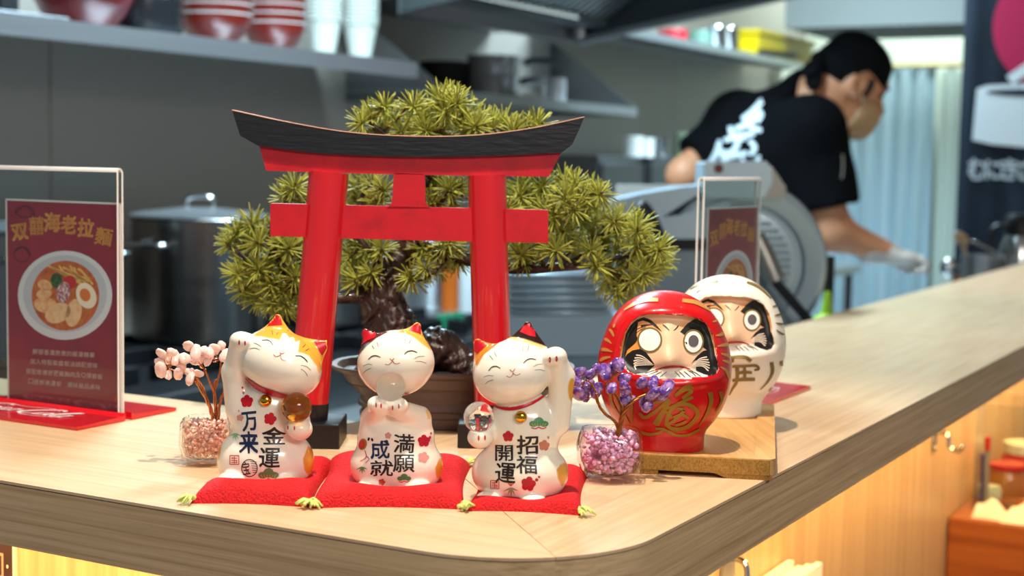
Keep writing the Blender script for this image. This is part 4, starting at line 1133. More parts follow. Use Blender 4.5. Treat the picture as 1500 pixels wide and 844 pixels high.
RG = [([(588, 198), (645, 152), (712, 126)], 5, 10), ([(640, 215), (690, 180), (708, 150)], 5, 7), ([(530, 292), (620, 250), (718, 205)], 3.5, 5), ([(330, 318), (368, 352), (430, 322), (545, 226)], 5, 5), ([(410, 262), (470, 238), (550, 225)], 4.5, 4), ([(552, 228), (510, 300), (440, 402)], 6, 7), ([(500, 315), (490, 350), (462, 412)], 4, 5), ([(505, 300), (540, 325), (565, 358)], 4, 4),
      ([(528, 415), (540, 330), (605, 262), (690, 262), (752, 320), (715, 390), (640, 436), (560, 430), (522, 388)], 6, 6), ([(600, 290), (650, 300), (600, 360), (545, 400)], 4.5, 4.5), ([(575, 352), (640, 332), (685, 358)], 4, 4), ([(590, 412), (640, 395), (672, 380)], 4, 4),
      ([(345, 460), (400, 478), (470, 466), (512, 440)], 5, 3), ([(450, 434), (500, 436), (540, 455), (600, 484), (680, 482), (768, 438)], 4, 4),
      ([(840, 170), (848, 240), (815, 330), (765, 408)], 8, 1.5), ([(915, 165), (925, 230), (885, 315)], 6, 1.5), ([(190, 190), (205, 300), (262, 400)], 9, 1.5), ([(262, 190), (275, 290), (278, 392)], 7, 1.5), ([(120, 180), (135, 250), (185, 330)], 5, 1.5)]
yb = 655
rb = onz(968, yb, ZB - .002); red_org = np.array([rb[0], rb[1], ZB - .0022])
rp = proj(red_org)
make_daruma('red lacquered daruma doll with gold brushwork and one pupil painted in', lambda x, y: (x, y), 1.0, red_org, red_org[1], m_dred, RS, RG, (m_golds2, m_golds), 'body')
kw = .88
mw = lambda x, y: (1064 + (x - 973) * kw, 612 + (y - 663) * kw)
wb = onz(*mw(968, yb), ZB - .002); w_org = np.array([wb[0], wb[1], ZB - .0022])
WS = [([(240, 165), (330, 120), (420, 95), (505, 92)], 3, 5), ([(300, 200), (340, 165), (400, 140)], 2, 4), ([(770, 100), (850, 128), (920, 175), (985, 240)], 5, 3), ([(985, 250), (1010, 230)], 3, 4), ([(1010, 330), (1045, 318), (1070, 300)], 2, 4), ([(1030, 410), (1065, 405), (1095, 392)], 2, 4), ([(1040, 480), (1080, 490), (1112, 492)], 2, 4), ([(1045, 545), (1085, 575), (1118, 590)], 2, 4)]
WG = [([(560, 100), (562, 150)], 6, 5), ([(515, 118), (600, 108), (670, 112), (715, 140)], 4, 6), ([(560, 185), (650, 182), (752, 178), (775, 205), (740, 215)], 5, 4), ([(590, 240), (660, 232), (720, 236)], 5, 5), ([(600, 180), (598, 300), (560, 370), (535, 420)], 7, 2), ([(560, 300), (650, 292), (745, 290)], 5, 6), ([(660, 190), (662, 290)], 5, 5),
      ([(880, 150), (888, 230), (850, 310), (790, 375)], 7, 1.5), ([(960, 140), (965, 220), (925, 310), (860, 390)], 6, 1.5), ([(1030, 140), (1025, 210), (985, 300), (920, 380)], 5, 1.5), ([(470, 130), (480, 250), (440, 350)], 6, 2)]
make_daruma('white lacquered daruma doll with gold brushwork standing behind the red one', mw, kw, w_org, w_org[1] , m_dwhite, WS, WG, (mat('dark_gold_paint', '#8d7442', .45, .35), mat('dark_gold_paint')), 'body')

# ================================================================== gem trees
def chipmesh(seed):
    r = np.random.default_rng(seed); bm = bmesh.new(); bmesh.ops.create_icosphere(bm, subdivisions=2, radius=1.0)
    ph = r.uniform(0, 6, 3)
    for v in bm.verts:
        p = np.array(v.co[:]); q = 1 + .22 * math.sin(2.2 * p[0] + ph[0]) + .2 * math.sin(2.6 * p[1] + ph[1]) + .12 * math.sin(3 * p[2] + ph[2])
        v.co = Vector(p * q)
    me = bpy.data.meshes.new('gem_chip'); bm.to_mesh(me); bm.free()
    me.polygons.foreach_set('use_smooth', [True] * len(me.polygons))
    return me
def gem_tree(label, base_px, Yg, Rb, Hb, trunk, chips, chipr, cm, wire, gravel, glassm):
    org = np.array([at(base_px, 690, Yg)[0], Yg, Z])
    root = thing('gem_tree', label, 'gem tree', org, 'small gem trees beside the cats')
    sg = Yg / F
    # lumpy glass bowl: outer and inner wall
    po = [(.0, .0005), (.50, .0), (.66, .02), (.86, .16), (.98, .42), (1.0, .66), (.93, .90), (.86, 1.0), (.80, .985), (.84, .88), (.89, .66), (.87, .42), (.74, .2), (.4, .12), (.0, .11)]
    V = []; Fc = []; n = 44
    for (r, z) in po:
        for k in range(n):
            w = 2 * math.pi * k / n; e = 3.2
            rr = r * Rb * (1 / (abs(math.cos(w)) ** e + abs(math.sin(w)) ** e) ** (1 / e)) * .93
            rr *= 1 + .018 * math.sin(5 * w + z * 9) * (r > .6) + .012 * math.sin(11 * w - z * 14) * (r > .6)
            V.append((org[0] + rr * math.cos(w), org[1] + rr * math.sin(w), Z + z * Hb))
    for i in range(len(po) - 1):
        for k in range(n): k2 = (k + 1) % n; Fc.append((i * n + k, i * n + k2, (i + 1) * n + k2, (i + 1) * n + k))
    MB().add(V, Fc).build('glass_bowl', glassm, root, True)
    gm = MB(); r_ = np.random.default_rng(int(base_px))
    bm = bmesh.new(); bmesh.ops.create_icosphere(bm, subdivisions=1, radius=1.0); bm.verts.index_update()
    iv = np.array([v.co[:] for v in bm.verts]); ifc = [tuple(v.index for v in f.verts) for f in bm.faces]; bm.free()
    for i in range(460):
        t = r_.uniform(0, 6.28); z = r_.uniform(.20, .95); rmax = np.interp(z, [.12, .2, .42, .66, .88, 1.0], [.3, .66, .82, .84, .78, .62]) * Rb * .93
        rad = rmax * math.sqrt(r_.uniform(.15, 1))
        c = org + np.array([rad * math.cos(t), rad * math.sin(t), z * Hb]); a = Rb * r_.uniform(.07, .11)
        gm.add(c + iv * a * r_.uniform(.6, 1.1, 3), ifc)
    gm.build('gravel', gravel, root, True, kind='stuff')
    for pts, w0 in trunk:
        C = catmull([at(x, y, Yg + d) for x, y, d in pts], 16)
        tw = MB()
        for q in range(3):
            tw.tube([p + np.array([math.cos(i * .8 + q * 2.1), math.sin(i * .8 + q * 2.1), 0]) * w0 * .55 for i, p in enumerate(C)], list(np.linspace(w0 * .62, w0 * .40, 16)), 6)
        tw.build('wire_branch', wire, root, True)
    ends = np.array([at(*trunk[0][0][0][:2], Yg)] + [at(x, y, Yg + d) for pts, w0 in trunk for x, y, d in pts[-2:]])
    cms = [chipmesh(s_) for s_ in range(4)]; tw = MB()
    for m_ in cms: m_.materials.append(cm)
    for i, (x, y) in enumerate(chips):
        d = r_.uniform(-.014, .012); p = at(x, y, Yg + d)
        o = bpy.data.objects.new('gem_chip', cms[i % 4]); COL.objects.link(o); o.parent = root
        a = chipr * sg * r_.uniform(.85, 1.1)
        o.location = tuple(p - org); o.scale = (a * r_.uniform(.8, 1.15), a * .62, a * r_.uniform(.8, 1.15)); o.rotation_euler = tuple(r_.uniform(-.7, .7, 3))
        q = ends[1:][np.argmin(((ends[1:] - p) ** 2).sum(1))]
        tw.tube(catmull([q, (q + p) / 2 + np.array([0, 0, -.003]), p], 6), .00045, 5)
    tw.build('wire_twigs', wire, root, True, kind='stuff')
m_copper = mat('copper_wire', '#c9824f', 0.25, 1.0)
m_bronze = mat('bronze_wire', '#a9703a', 0.28, 1.0)
fp_ = crop(220, 490, 4.015); fv_ = crop(830, 520, 4.018)
m_rose = mat('rose_quartz', '#f6c7ba', 0.16, coat=.7, sss=.4, vary=('#fde6de', 1.2, .4, .65))
m_ame = mat('amethyst', '#5b3590', 0.06, coat=.9, sss=.2, vary=('#b795c6', .8, .45, .65))
m_rgrav = mat('pink_gravel', '#f0b09a', 0.10, coat=.8, sss=.3, vary=('#ffeee6', 320, .42, .6))
m_vgrav = mat('lilac_gravel', '#e2a0bb', 0.10, coat=.8, sss=.3, vary=('#e6daf0', 260, .42, .6))
m_bowl1 = clearmat('bowl_glass', '#fff8f4', 1.8, (150, .8, .003))
m_bowl2 = clearmat('bowl_glass_lilac', '#fdf4f9', 1.8, (150, .6, .003))
gem_tree('rose quartz gem tree with copper wire trunk in a clear glass bowl', 302, 1.205, .0225, .038,
    [([(317, 634, 0), (312, 612, .0), (304, 588, -.004), (286, 556, -.006)], .0017), ([(317, 634, 0), (316, 600, .003), (314, 570, .0), (316, 556, .004)], .0015), ([(318, 632, 0), (322, 592, .0), (330, 568, .0), (336, 545, .0)], .0013),
     ([(306, 590, -.002), (290, 556, .0), (262, 545, .002), (246, 540, 0)], .001), ([(314, 575, 0), (306, 556, -.004), (300, 540, 0)], .001), ([(314, 575, 0), (322, 545, 0), (324, 525, 0)], .0009)],
    cps(fp_, [(75, 118), (60, 165), (62, 208), (98, 232), (130, 110), (105, 150), (165, 232), (220, 70), (212, 145), (236, 222), (236, 250), (262, 108), (290, 232), (318, 95), (345, 145), (370, 85), (300, 150), (430, 65), (442, 125), (180, 195), (270, 145), (345, 118), (140, 135)]), 8.6, m_rose, m_copper, m_rgrav, m_bowl1)
gem_tree('amethyst gem tree with bronze wire trunk in a lilac-filled glass bowl', 893, 1.172, .0285, .040,
    [([(904, 648, 0), (908, 625, .0), (913, 606, -.003), (927, 588, -.004), (950, 575, -.002)], .0020), ([(904, 648, 0), (904, 622, .002), (885, 605, .0), (876, 590, 0), (873, 575, 0)], .0015), ([(906, 630, 0), (910, 600, .004), (898, 575, .006), (886, 565, .0)], .0012),
     ([(873, 575, 0), (866, 562, 0), (858, 556, 0)], .0009), ([(950, 575, -.002), (962, 568, 0), (974, 566, 0)], .0009), ([(927, 588, 0), (922, 570, 0), (918, 560, 0)], .0009), ([(886, 565, 0), (895, 555, 0), (905, 545, 0)], .0009)],
    cps(fv_, [(85, 100), (68, 160), (66, 195), (105, 245), (130, 180), (188, 88), (225, 100), (265, 85), (315, 55), (180, 225), (180, 200), (258, 197), (345, 140), (340, 185), (345, 215), (440, 170), (365, 265), (515, 160), (510, 230), (585, 190), (575, 225), (475, 300), (455, 270), (62, 232), (150, 110), (515, 185)]), 9.6, m_ame, m_bronze, m_vgrav, m_bowl2)

# ================================================================== acrylic menu stands
m_card = mat('maroon_card', '#971d30', 0.35, vary=('#741626', 9, .35, .7), coat=.3)
m_edge = mat('acrylic_edge', '#ebe6e1', 0.25)
m_redac = mat('red_acrylic', '#d6101f', 0.1, coat=.6)
m_lam = mat('laminate_border', '#d9d6d2', 0.25)
m_title = mat('orange_gold_print', '#efac55', 0.4)
m_wtext = mat('cream_print', '#ecdccb', 0.45)
AS = 1.046
def lp(px, py):      # picture point on the left stand's card, card axes
    p = ona(px, py, AS); return np.array([1.174 - float(p @ VV), float(p[2]) - Z])
def coke(P):
    """white cursive lettering for the foot plate; unit box, x right, y up"""
    out = []
    def st(pts, w=.055): out.append(stroke(pts, w, n=14, taper=.25))
    sl = .25
    def T(x, y): return (x + sl * y, y)
    def let(x, kind):
        if kind == 'C':
            st([T(x + .17, .78), T(x + .10, .95), T(x + .01, .7), T(x - .02, .3), T(x + .05, .03), T(x + .15, .15)], .05)
        if kind == 'o': st([T(x + .06, .45), T(x, .3), T(x + .02, .08), T(x + .08, .1), T(x + .1, .32), T(x + .06, .45)], .035)
        if kind == 'c': st([T(x + .09, .4), T(x + .04, .45), T(x, .25), T(x + .03, .06), T(x + .1, .14)], .035)
        if kind == 'a':
            let(x, 'o'); st([T(x + .1, .45), T(x + .1, .12), T(x + .14, .08)], .03)
        if kind == 'l': st([T(x, .2), T(x + .05, .8), T(x + .02, .85), T(x + .0, .2), T(x + .05, .06)], .035)
        if kind == '-': st([T(x, .28), T(x + .06, .28)], .04)
    for x, k in ((.02, 'C'), (.19, 'o'), (.31, 'c'), (.42, 'a'), (.56, '-'), (.63, 'C'), (.80, 'o'), (.92, 'l'), (.99, 'a')): let(x, k)
    st([T(.10, .95), T(.35, .82), T(.55, .95), T(.75, .8)], .03)
    st([T(.66, .06), T(.8, -.12), T(1.0, -.1), T(1.15, .1)], .03)
    return [(np.array([P(*p) for p in V]), Fc) for V, Fc in out]
def make_stand(label, corner, rz):
    """corner: card-left end of the upright, rz: direction of the card's width"""
    X = np.array([math.cos(rz), math.sin(rz), 0]); N_ = np.array([math.sin(rz), -math.cos(rz), 0])   # N_ faces the reader
    org = corner + X * .085
    root = thing('menu_stand', label, 'menu stand', org, 'acrylic menu stands on the bar')
    def W(x, n_, z): return corner + X * x + N_ * n_ + np.array([0, 0, z])
    def plate(name, m, x0, x1, n0, n1, z0, z1, par=root):
        return MB().hexa([W(x0, n1, z0), W(x1, n1, z0), W(x1, n0, z0), W(x0, n0, z0), W(x0, n1, z1), W(x1, n1, z1), W(x1, n0, z1), W(x0, n0, z1)]).build(name, m, par)
    # foot: two red wings, the front one tilted up slightly
    for sgn in (1, -1):
        b_ = MB(); x0, x1 = -.004, .180
        q = [(.004 * sgn, .0005), (.066 * sgn, .0005), (.066 * sgn, .0035), (.006 * sgn, .0050), (.004 * sgn, .0075)]
        b_.slab([W(x0, n_, z) for n_, z in q], X * (x1 - x0)).build('foot_wing', m_redac, root)
    lt = MB()
    for V, Fc in coke(lambda x, y: (.004 + .115 * x, .012 + .034 * (1 - y * .9))):
        lt.add([W(p[0], p[1], .0042 + .0030 * (.066 - p[1]) / .06 * .5 + .0003) for p in V], [tuple(reversed(f)) for f in Fc])
    lt.build('foot_lettering', mat('white_print', '#f3ecec', .4), root)
    HT = .2375; th = .0018; gap = .0022
    x0, x1 = 0.0, .170
    front = plate('front_sheet', m_clear, x0, x1, gap, gap + th, .006, HT - .004)
    back = plate('rear_sheet', m_clear, x0, x1, -gap - th, -gap, .006, HT - .004)
    # bent top edge
    b_ = MB(); m = 9; prof_o = [(-(gap + th) * math.cos(math.pi * i / (m - 1)), HT - .0041 + (gap + th) * math.sin(math.pi * i / (m - 1))) for i in range(m)]
    prof_i = [(-gap * math.cos(math.pi * i / (m - 1)), HT - .0041 + gap * math.sin(math.pi * i / (m - 1))) for i in range(m)]
    b_.slab([W(x0, n_, z) for n_, z in prof_o + prof_i[::-1]], X * (x1 - x0)).build('top_bend', m_edge, root)
    for xx in (x0 - .0006, x1):
        for n0 in (gap, -gap - th):
            plate('sheet_edge', m_edge, xx, xx + .0006, n0, n0 + th, .006, HT - .004)
    # laminated card
    c0 = lp(10, 293); c1 = lp(177, 606)
    cx0, cx1, cz0, cz1 = c0[0], c1[0], .0065, c0[1]
    card = plate('menu_card', m_card, cx0, cx1, -.0004, .0004, cz0, cz1)
    bd = .0014
    for (a0, a1, z0, z1) in ((cx0 - bd, cx0 + .0006, cz0, cz1 + bd), (cx1 - .0006, cx1 + bd, cz0, cz1 + bd), (cx0 - bd, cx1 + bd, cz1 - .0004, cz1 + bd)):
        plate('card_border', m_lam, a0, a1, -.0003, .0006, z0, z1, card)
    def flat(name, items, m, lay):
        b_ = MB()
        for V, Fc in items:
            q = [lp(*p) for p in V]
            pts = [W(p[0], .0004 + lay * .00008, p[1]) for p in q]
            f2 = []
            for f in Fc:
                a, b, c = pts[f[0]], pts[f[1]], pts[f[2]]
                nn = sum((np.cross(pts[f[i]] - pts[f[0]], pts[f[i + 1]] - pts[f[0]]) for i in range(1, len(f) - 1)), np.zeros(3))
                f2.append(tuple(f) if nn @ N_ > 0 else tuple(reversed(f)))
            b_.add(pts, f2)
        return b_.build(name, m, card)
    fm = crop(0, 280, 3.67)
    T_ = [('双', 108, 220, 92, 92, -8), ('囍', 198, 186, 78, 100, -2), ('海', 282, 168, 92, 108, 0), ('老', 372, 180, 84, 104, 3), ('拉', 464, 198, 88, 104, 6), ('麵', 560, 244, 92, 96, 10)]
    flat('title_lettering', [put_glyph(c, *fm(x, y), w / 3.67, h / 3.67, r, .016 if c in '囍麵' else .026) for c, x, y, w, h, r in T_], m_title, 2)
    lines = [('鮮甜香濃熬煮的蝦湯精華', 255, 735, 132, 160), ('加入特製蝦醬蝦油調配提味', 235, 758, 208, 240), ('搭配軟嫩舒肥雞胸肉及Q彈蝦蝦', 205, 795, 284, 326), ('口感鮮美濃郁　蝦味極品美味', 222, 780, 362, 408)]
    fl_ = crop(0, 490, 5.276); it = []
    for tx, xa, xb, ya, yb_ in lines:
        n_ = len(tx); pit = (xb - xa) / (n_ - 1 + .92)
        for i, ch in enumerate(tx):
            if ch == '　': continue
            xc = xa + pit * (i + .46); yc = ya + (yb_ - ya) * (i / (n_ - 1))
            it.append(put_glyph(ch, *fl_(xc, yc), pit * .88 / 5.276, 41 / 5.276, 3, .008))
    flat('recipe_lettering', it, m_wtext, 2)
    # printed ramen bowl
    E = lambda x, y, rx, ry, rot=0: poly(pellipse(*fm(x, y), rx / 3.67, ry / 3.67, 36, rot))
    flat('bowl_print', [E(352, 560, 254, 240)], mat('print_bowl', '#d8d9e2', .4), 2)
    flat('bowl_print', [E(352, 552, 225, 208)], mat('print_bowl_in', '#bfc2cf', .4), 3)
    flat('soup_print', [E(355, 562, 182, 188)], mat('print_soup', '#c96f2c', .35, vary=('#a9481a', 160, .4, .7)), 4)
    flat('noodle_print', [stroke([fm(260 + 20 * i, 400 + 9 * (i % 3)), fm(330 + 14 * i, 430 + 12 * (i % 4)), fm(430 + 9 * i, 470 + 16 * (i % 3))], 3.0, n=12) for i in range(9)], mat('print_noodle', '#e7b765', .4), 5)
    flat('shrimp_print', [E(245, 505, 40, 28, 20), E(240, 552, 42, 26, -8), E(248, 612, 62, 42, 8)], mat('print_shrimp', '#eec08d', .4, vary=('#d98a4e', 200, .4, .7)), 6)
    flat('meat_print', [E(315, 655, 72, 52, -25), E(400, 655, 42, 76, 12)], mat('print_meat', '#edc59a', .4, vary=('#dba573', 150, .4, .7)), 7)
    flat('egg_print', [E(468, 562, 52, 72, -22)], mat('print_egg', '#f0e2cd', .4), 8)
    flat('yolk_print', [E(462, 558, 28, 36, -22)], mat('print_yolk', '#d9772c', .4), 9)
    flat('herb_print', [E(308, 480, 32, 40)], mat('print_herb', '#3f6b2c', .5, vary=('#25451a', 300, .4, .6)), 8)
    flat('chili_print', [E(378, 490, 36, 36)], mat('print_chili', '#c2252b', .4), 8)
    flat('onion_print', [E(345, 545, 36, 58, 10)], mat('print_onion', '#a05a68', .5, vary=('#e6cfd0', 400, .45, .6)), 9)
    flat('ornament_print', [ring(*fm(135, 110), 14, 9, 1.2), ring(*fm(120, 340), 12, 12, 1.2), stroke([fm(80, 120), fm(140, 80), fm(190, 130)], 2), stroke([fm(75, 330), fm(125, 300), fm(165, 345)], 2)], mat('print_dark', '#4f1520', .4), 1)
    flat('seal_print', [poly([fl_(890, 478), fl_(902, 479), fl_(902, 520), fl_(890, 519)])], mat('print_seal', '#d3382c', .4), 3)
    return root
c1_ = uv(AS, 1.174, Z)
make_stand('acrylic menu stand with maroon ramen card and red foot beside the rose gem tree', c1_, -A)
make_stand('acrylic menu stand with maroon ramen card half hidden behind the white daruma', uv(1.448, .585, Z), math.pi / 2 - A)

# ================================================================== kitchen behind the bar
WB = 2.645                      # face of the cooking wall
SF = 2.29                       # front of the wall shelves
def aof(px, b, py=150): return float(onb(px, py, b) @ UU)
def zof(px, py, b): return float(onb(px, py, b)[2])

def wall_shelf(label, a0, a1, zt, lip, gussets=(), thick=.003, rise=.26, depth=None):
    f_ = depth or SF
    r = thing('wall_shelf', label, 'shelf', uv((a0 + a1) / 2, WB - .15, zt - lip))
    MB().uvbox(a0, a1, f_, WB, zt - thick, zt).build('shelf_plate', m_steel, r)
    MB().uvbox(a0, a1, f_ - .002, f_, zt - lip, zt).build('front_lip', m_steel, r)
    MB().uvbox(a0, a1, f_ + .06, f_ + .10, zt - .03, zt - thick).build('stiffener', m_steel_d, r)
    for ga in gussets:
        MB().slab([uv(ga, WB, zt + rise), uv(ga, WB, zt - lip), uv(ga, f_, zt - lip), uv(ga, f_, zt)], UU * .003).build('end_gusset', m_steel_d, r)
    return r
m_pot_s = mat('stock_pot_steel', '#8b8986', 0.22, 1.0, rvary=((3, 3, 30), .16, .3))
m_pan = mat('bright_pan_steel', '#c6cacd', 0.2, 0.65)
Z1 = 1.619
wall_shelf('long steel wall shelf carrying red bowls and white cups', 0.9, aof(611, SF, 95), Z1, .042)
for a_ in (1.2, 2.2, 3.2):
    pass
Z2 = 1.553
wall_shelf('short steel wall shelf with triangular ends carrying saucepans', 3.70, 5.02, Z2, .032, (3.703, 5.012), rise=.25)
Z3 = 1.835
wall_shelf('high steel wall shelf carrying the yellow crate', 4.85, 6.92, Z3, .03)

# --- nested red bowls
m_bred = mat('red_lacquer_bowl', '#6e1e14', 0.25, coat=.3)
m_bred2 = mat('maroon_bowl', '#6a1018', 0.3, coat=.4)
m_brim = mat('bowl_white_rim', '#c4c2c0', 0.35)
m_bin = mat('bowl_black_inside', '#1a1212', 0.3)
def bowl_proto(R, H, mo, name, label, group):
    o = thing(name, label, 'bowl', (0, 0, 0), group)
    MB().lathe([(.0, .004), (R * .42, .004), (R * .42, 0), (R * .52, 0), (R * .56, .006), (R * .80, H * .38), (R * .95, H * .72), (R * .99, H * .95)], n=40).build('shell', mo, o, 50)
    MB().lathe([(R * .985, H * .96), (R * 1.0, H * .965), (R * 1.0, H), (R * .96, H), (R * .955, H * .93)], n=40).build('rim', m_brim, o, 50)
    MB().lathe([(R * .955, H * .94), (R * .90, H * .74), (R * .76, H * .5), (R * .60, .0250), (R * .56, .0237), (0, .0237)], n=40).build('inside', m_bin, o, True)
    return o
def put(o, loc, rz=None):
    o.location = tuple(map(float, loc)); return o
first = True
lab = ['red bowl at the bottom of the wider nested stack on the long shelf', 'red bowl in the middle of the wider nested stack on the long shelf', 'red bowl in the middle of the wider nested stack on the long shelf', 'red bowl on top of the wider nested stack on the long shelf']
lab2 = [l.replace('wider nested stack on the long shelf', 'nested stack beside the white cups') for l in lab]
for px, b, R, labs in ((315, 2.42, .091, lab), (402, 2.43, .083, lab2)):
    pr = bowl_proto(R, .072, m_bred, 'ramen_bowl', labs[0], 'nested red bowls on the shelf')
    p = uv(aof(px, b, 40), b, Z1); put(pr, p)
    for k in range(1, 4):
        c = copy_tree(pr, tuple(p + np.array([0.001 * (k % 2), 0, .0235 * k]))); c['label'] = labs[k]
p = uv(aof(122, 2.44, 20), 2.44, Z1)
put(bowl_proto(.115, .10, m_bred2, 'serving_bowl', 'large dark maroon bowl on the long shelf', None), p)
for k_ in ('group',):
    pass
# --- black pot and dark tray
m_bpot = mat('black_enamel', '#15171b', 0.25, coat=.4)
def simple_pot(name, label, px, b, z, R, H, m, group=None, lid=False, handle=None, py=100):
    r = thing(name, label, 'pot', uv(aof(px, b, py), b, z), group)
    c = np.array(r.location[:])
    MB().lathe([(0, 0), (R * .95, 0), (R, .008), (R, H - .004), (R * 1.04, H), (R * 1.02, H + .003), (R * .97, H), (R * .97, .01), (0, .008)], c, 40).build('vessel', m, r, 40)
    if lid:
        MB().lathe([(R * 1.02, H), (R * 1.03, H + .006), (R * .9, H + .012), (R * .3, H + .022), (0, H + .023)], c, 40).build('lid', m_steel, r, 40)
        MB().tube(catmull([c + np.array([-.03, 0, H + .02]), c + np.array([-.025, 0, H + .045]), c + np.array([.025, 0, H + .045]), c + np.array([.03, 0, H + .02])], 12), .006, 8).build('lid_handle', m_steel_b, r, True)
        for sg in (1, -1):
            e = UU * sg
            MB().tube(catmull([c + e * R * .99 + VV * .05 + [0, 0, H * .8], c + e * (R + .04) + VV * .05 + [0, 0, H * .8], c + e * (R + .04) - VV * .05 + [0, 0, H * .8], c + e * R * .99 - VV * .05 + [0, 0, H * .8]], 14), .007, 8).build('side_handle', m_steel_b, r, True)
    if handle is not None:
        d = unit(handle)
        MB().tube([c + d * R + [0, 0, H * .78], c + d * (R + .06) + [0, 0, H * .86]], .006, 8).build('handle_shank', m_steel, r, True)
        MB().tube(catmull([c + d * (R + .05) + [0, 0, H * .85], c + d * (R + .10) + [0, 0, H * .97], c + d * (R + .19) + [0, 0, H * 1.0]], 8), [.011, .012, .013, .013, .013, .013, .012, .009], 10).build('handle_grip', m_black, r, True)
    return r
simple_pot('soup_pot', 'black enamel pot between the maroon bowl and the red stacks', 214, 2.45, Z1, .085, .09, m_bpot)
tr = thing('steel_tray', 'shallow dark steel tray at the near end of the long shelf', 'tray', uv(aof(20, 2.42), 2.42, Z1))
MB().uvbox(1.85, aof(62, 2.42, 10), 2.34, 2.58, Z1, Z1 + .012, .003).build('tray_bottom', m_steel_d, tr)
for k in range(3): MB().uvbox(1.95 + .09 * k, 2.0 + .09 * k, 2.36, 2.56, Z1 + .012, Z1 + .05, .004).build('divider', m_iron, tr)
# --- white cup stacks
m_cup = mat('white_melamine', '#bfc3ba', 0.4)
def cup_proto(label, group):
    o = thing('paper_cup', label, 'cup', (0, 0, 0), group)
    R = .050
    MB().lathe([(0, .001), (R * .56, .001), (R * .58, 0), (R * .94, .092), (R, .093), (R * 1.01, .098), (R * .97, .100), (R * .93, .095), (R * .56, .006), (0, .005)], n=32).build('wall', m_cup, o, 50)
    return o
for px, b, n_, t in ((474, 2.40, 12, 'beside the red bowls'), (528, 2.38, 12, 'at the end of the long shelf')):
    L0 = 'lowest white cup of the nested stack ' + t
    pr = cup_proto(L0, 'nested white cups on the shelf'); p = uv(aof(px, b, 60), b, Z1); put(pr, p)
    for k in range(1, n_):
        c = copy_tree(pr, tuple(p + np.array([0, 0, .0107 * k])))
        c['label'] = ('topmost white cup of the nested stack ' if k == n_ - 1 else 'white cup within the nested stack ') + t
# --- saucepans on the short shelf
simple_pot('saucepan', 'dark frying pot at the back of the saucepan shelf', 652, 2.54, Z2, .082, .105, m_iron, py=110)
simple_pot('saucepan', 'polished steel saucepan with black handle on the short shelf', 722, 2.42, Z2, .082, .066, m_pan, 'stacked polished saucepans', handle=UU * .95 + VV * -.2, py=110)
o = simple_pot('saucepan', 'polished steel saucepan stacked on another one', 722, 2.42, Z2 + .0665, .084, .062, m_pan, 'stacked polished saucepans', handle=UU * .9 - VV * .32, py=110)
simple_pot('steel_cup', 'small polished steel cup beside the saucepans', 812, 2.40, Z2, .040, .078, m_pan, py=130)
bt = thing('salt_lid', 'small white lid lying beside the steel cup', 'lid', uv(aof(773, 2.34, 140), 2.34, Z2))
MB().lathe([(0, 0), (.03, 0), (.032, .01), (.02, .014), (0, .015)], np.array(bt.location[:]), 24).build('cap', m_white, bt, 40)
# --- crate, jars on the high shelf
m_yel = mat('yellow_plastic', '#d9b90e', 0.4)
ac = aof(1078, 2.42, 70); ac2 = aof(1160, 2.42, 70)
cr = thing('plastic_crate', 'yellow plastic crate on the high shelf above the cook', 'crate', uv((ac + ac2) / 2, 2.44, Z3))
h_ = .115
def tap(a0, a1, b0, b1, z0, z1, t): return [uv(a0 + t, b0 + t, z0), uv(a1 - t, b0 + t, z0), uv(a1 - t, b1 - t, z0), uv(a0 + t, b1 - t, z0), uv(a0, b0, z1), uv(a1, b0, z1), uv(a1, b1, z1), uv(a0, b1, z1)]
q0 = tap(ac, ac2, 2.31, 2.60, Z3, Z3 + h_, .015); q1 = tap(ac + .004, ac2 - .004, 2.314, 2.596, Z3 + .004, Z3 + h_, .015)
MB().add(q0 + q1, [(3, 2, 1, 0), (0, 1, 5, 4), (1, 2, 6, 5), (2, 3, 7, 6), (3, 0, 4, 7), (8, 9, 10, 11), (8, 12, 13, 9), (9, 13, 14, 10), (10, 14, 15, 11), (11, 15, 12, 8), (4, 5, 13, 12), (5, 6, 14, 13), (6, 7, 15, 14), (7, 4, 12, 15)]).build('tub', m_yel, cr)
MB().uvbox(ac - .008, ac2 + .008, 2.302, 2.31, Z3 + h_ - .018, Z3 + h_).build('rim_band', m_yel, cr)
MB().uvbox(ac - .008, ac - .0005, 2.302, 2.608, Z3 + h_ - .018, Z3 + h_).build('rim_band', m_yel, cr)
MB().tube(catmull([uv(ac - .02, 2.30, Z3 + .012), uv(ac + .2, 2.296, Z3 + .02), uv(ac + .45, 2.297, Z3 + .03)], 10), .014, 8).build('handle_strap', m_black, cr, True)
for k, (px, R, H, m, lb) in enumerate(((1046, .055, .10, m_steel_b, 'steel canister beside the yellow crate'), (1066, .05, .11, m_steel_b, 'steel canister touching the yellow crate'), (1025, .05, .07, mat('green_jar', '#6d8c7c', .3), 'pale green jar next to the steel canisters'), (985, .06, .05, mat('red_tub', '#b3202c', .35), 'red tub at the near end of the high shelf'))):
    simple_pot('canister', lb, px, 2.42, Z3, R, H, m, py=60)
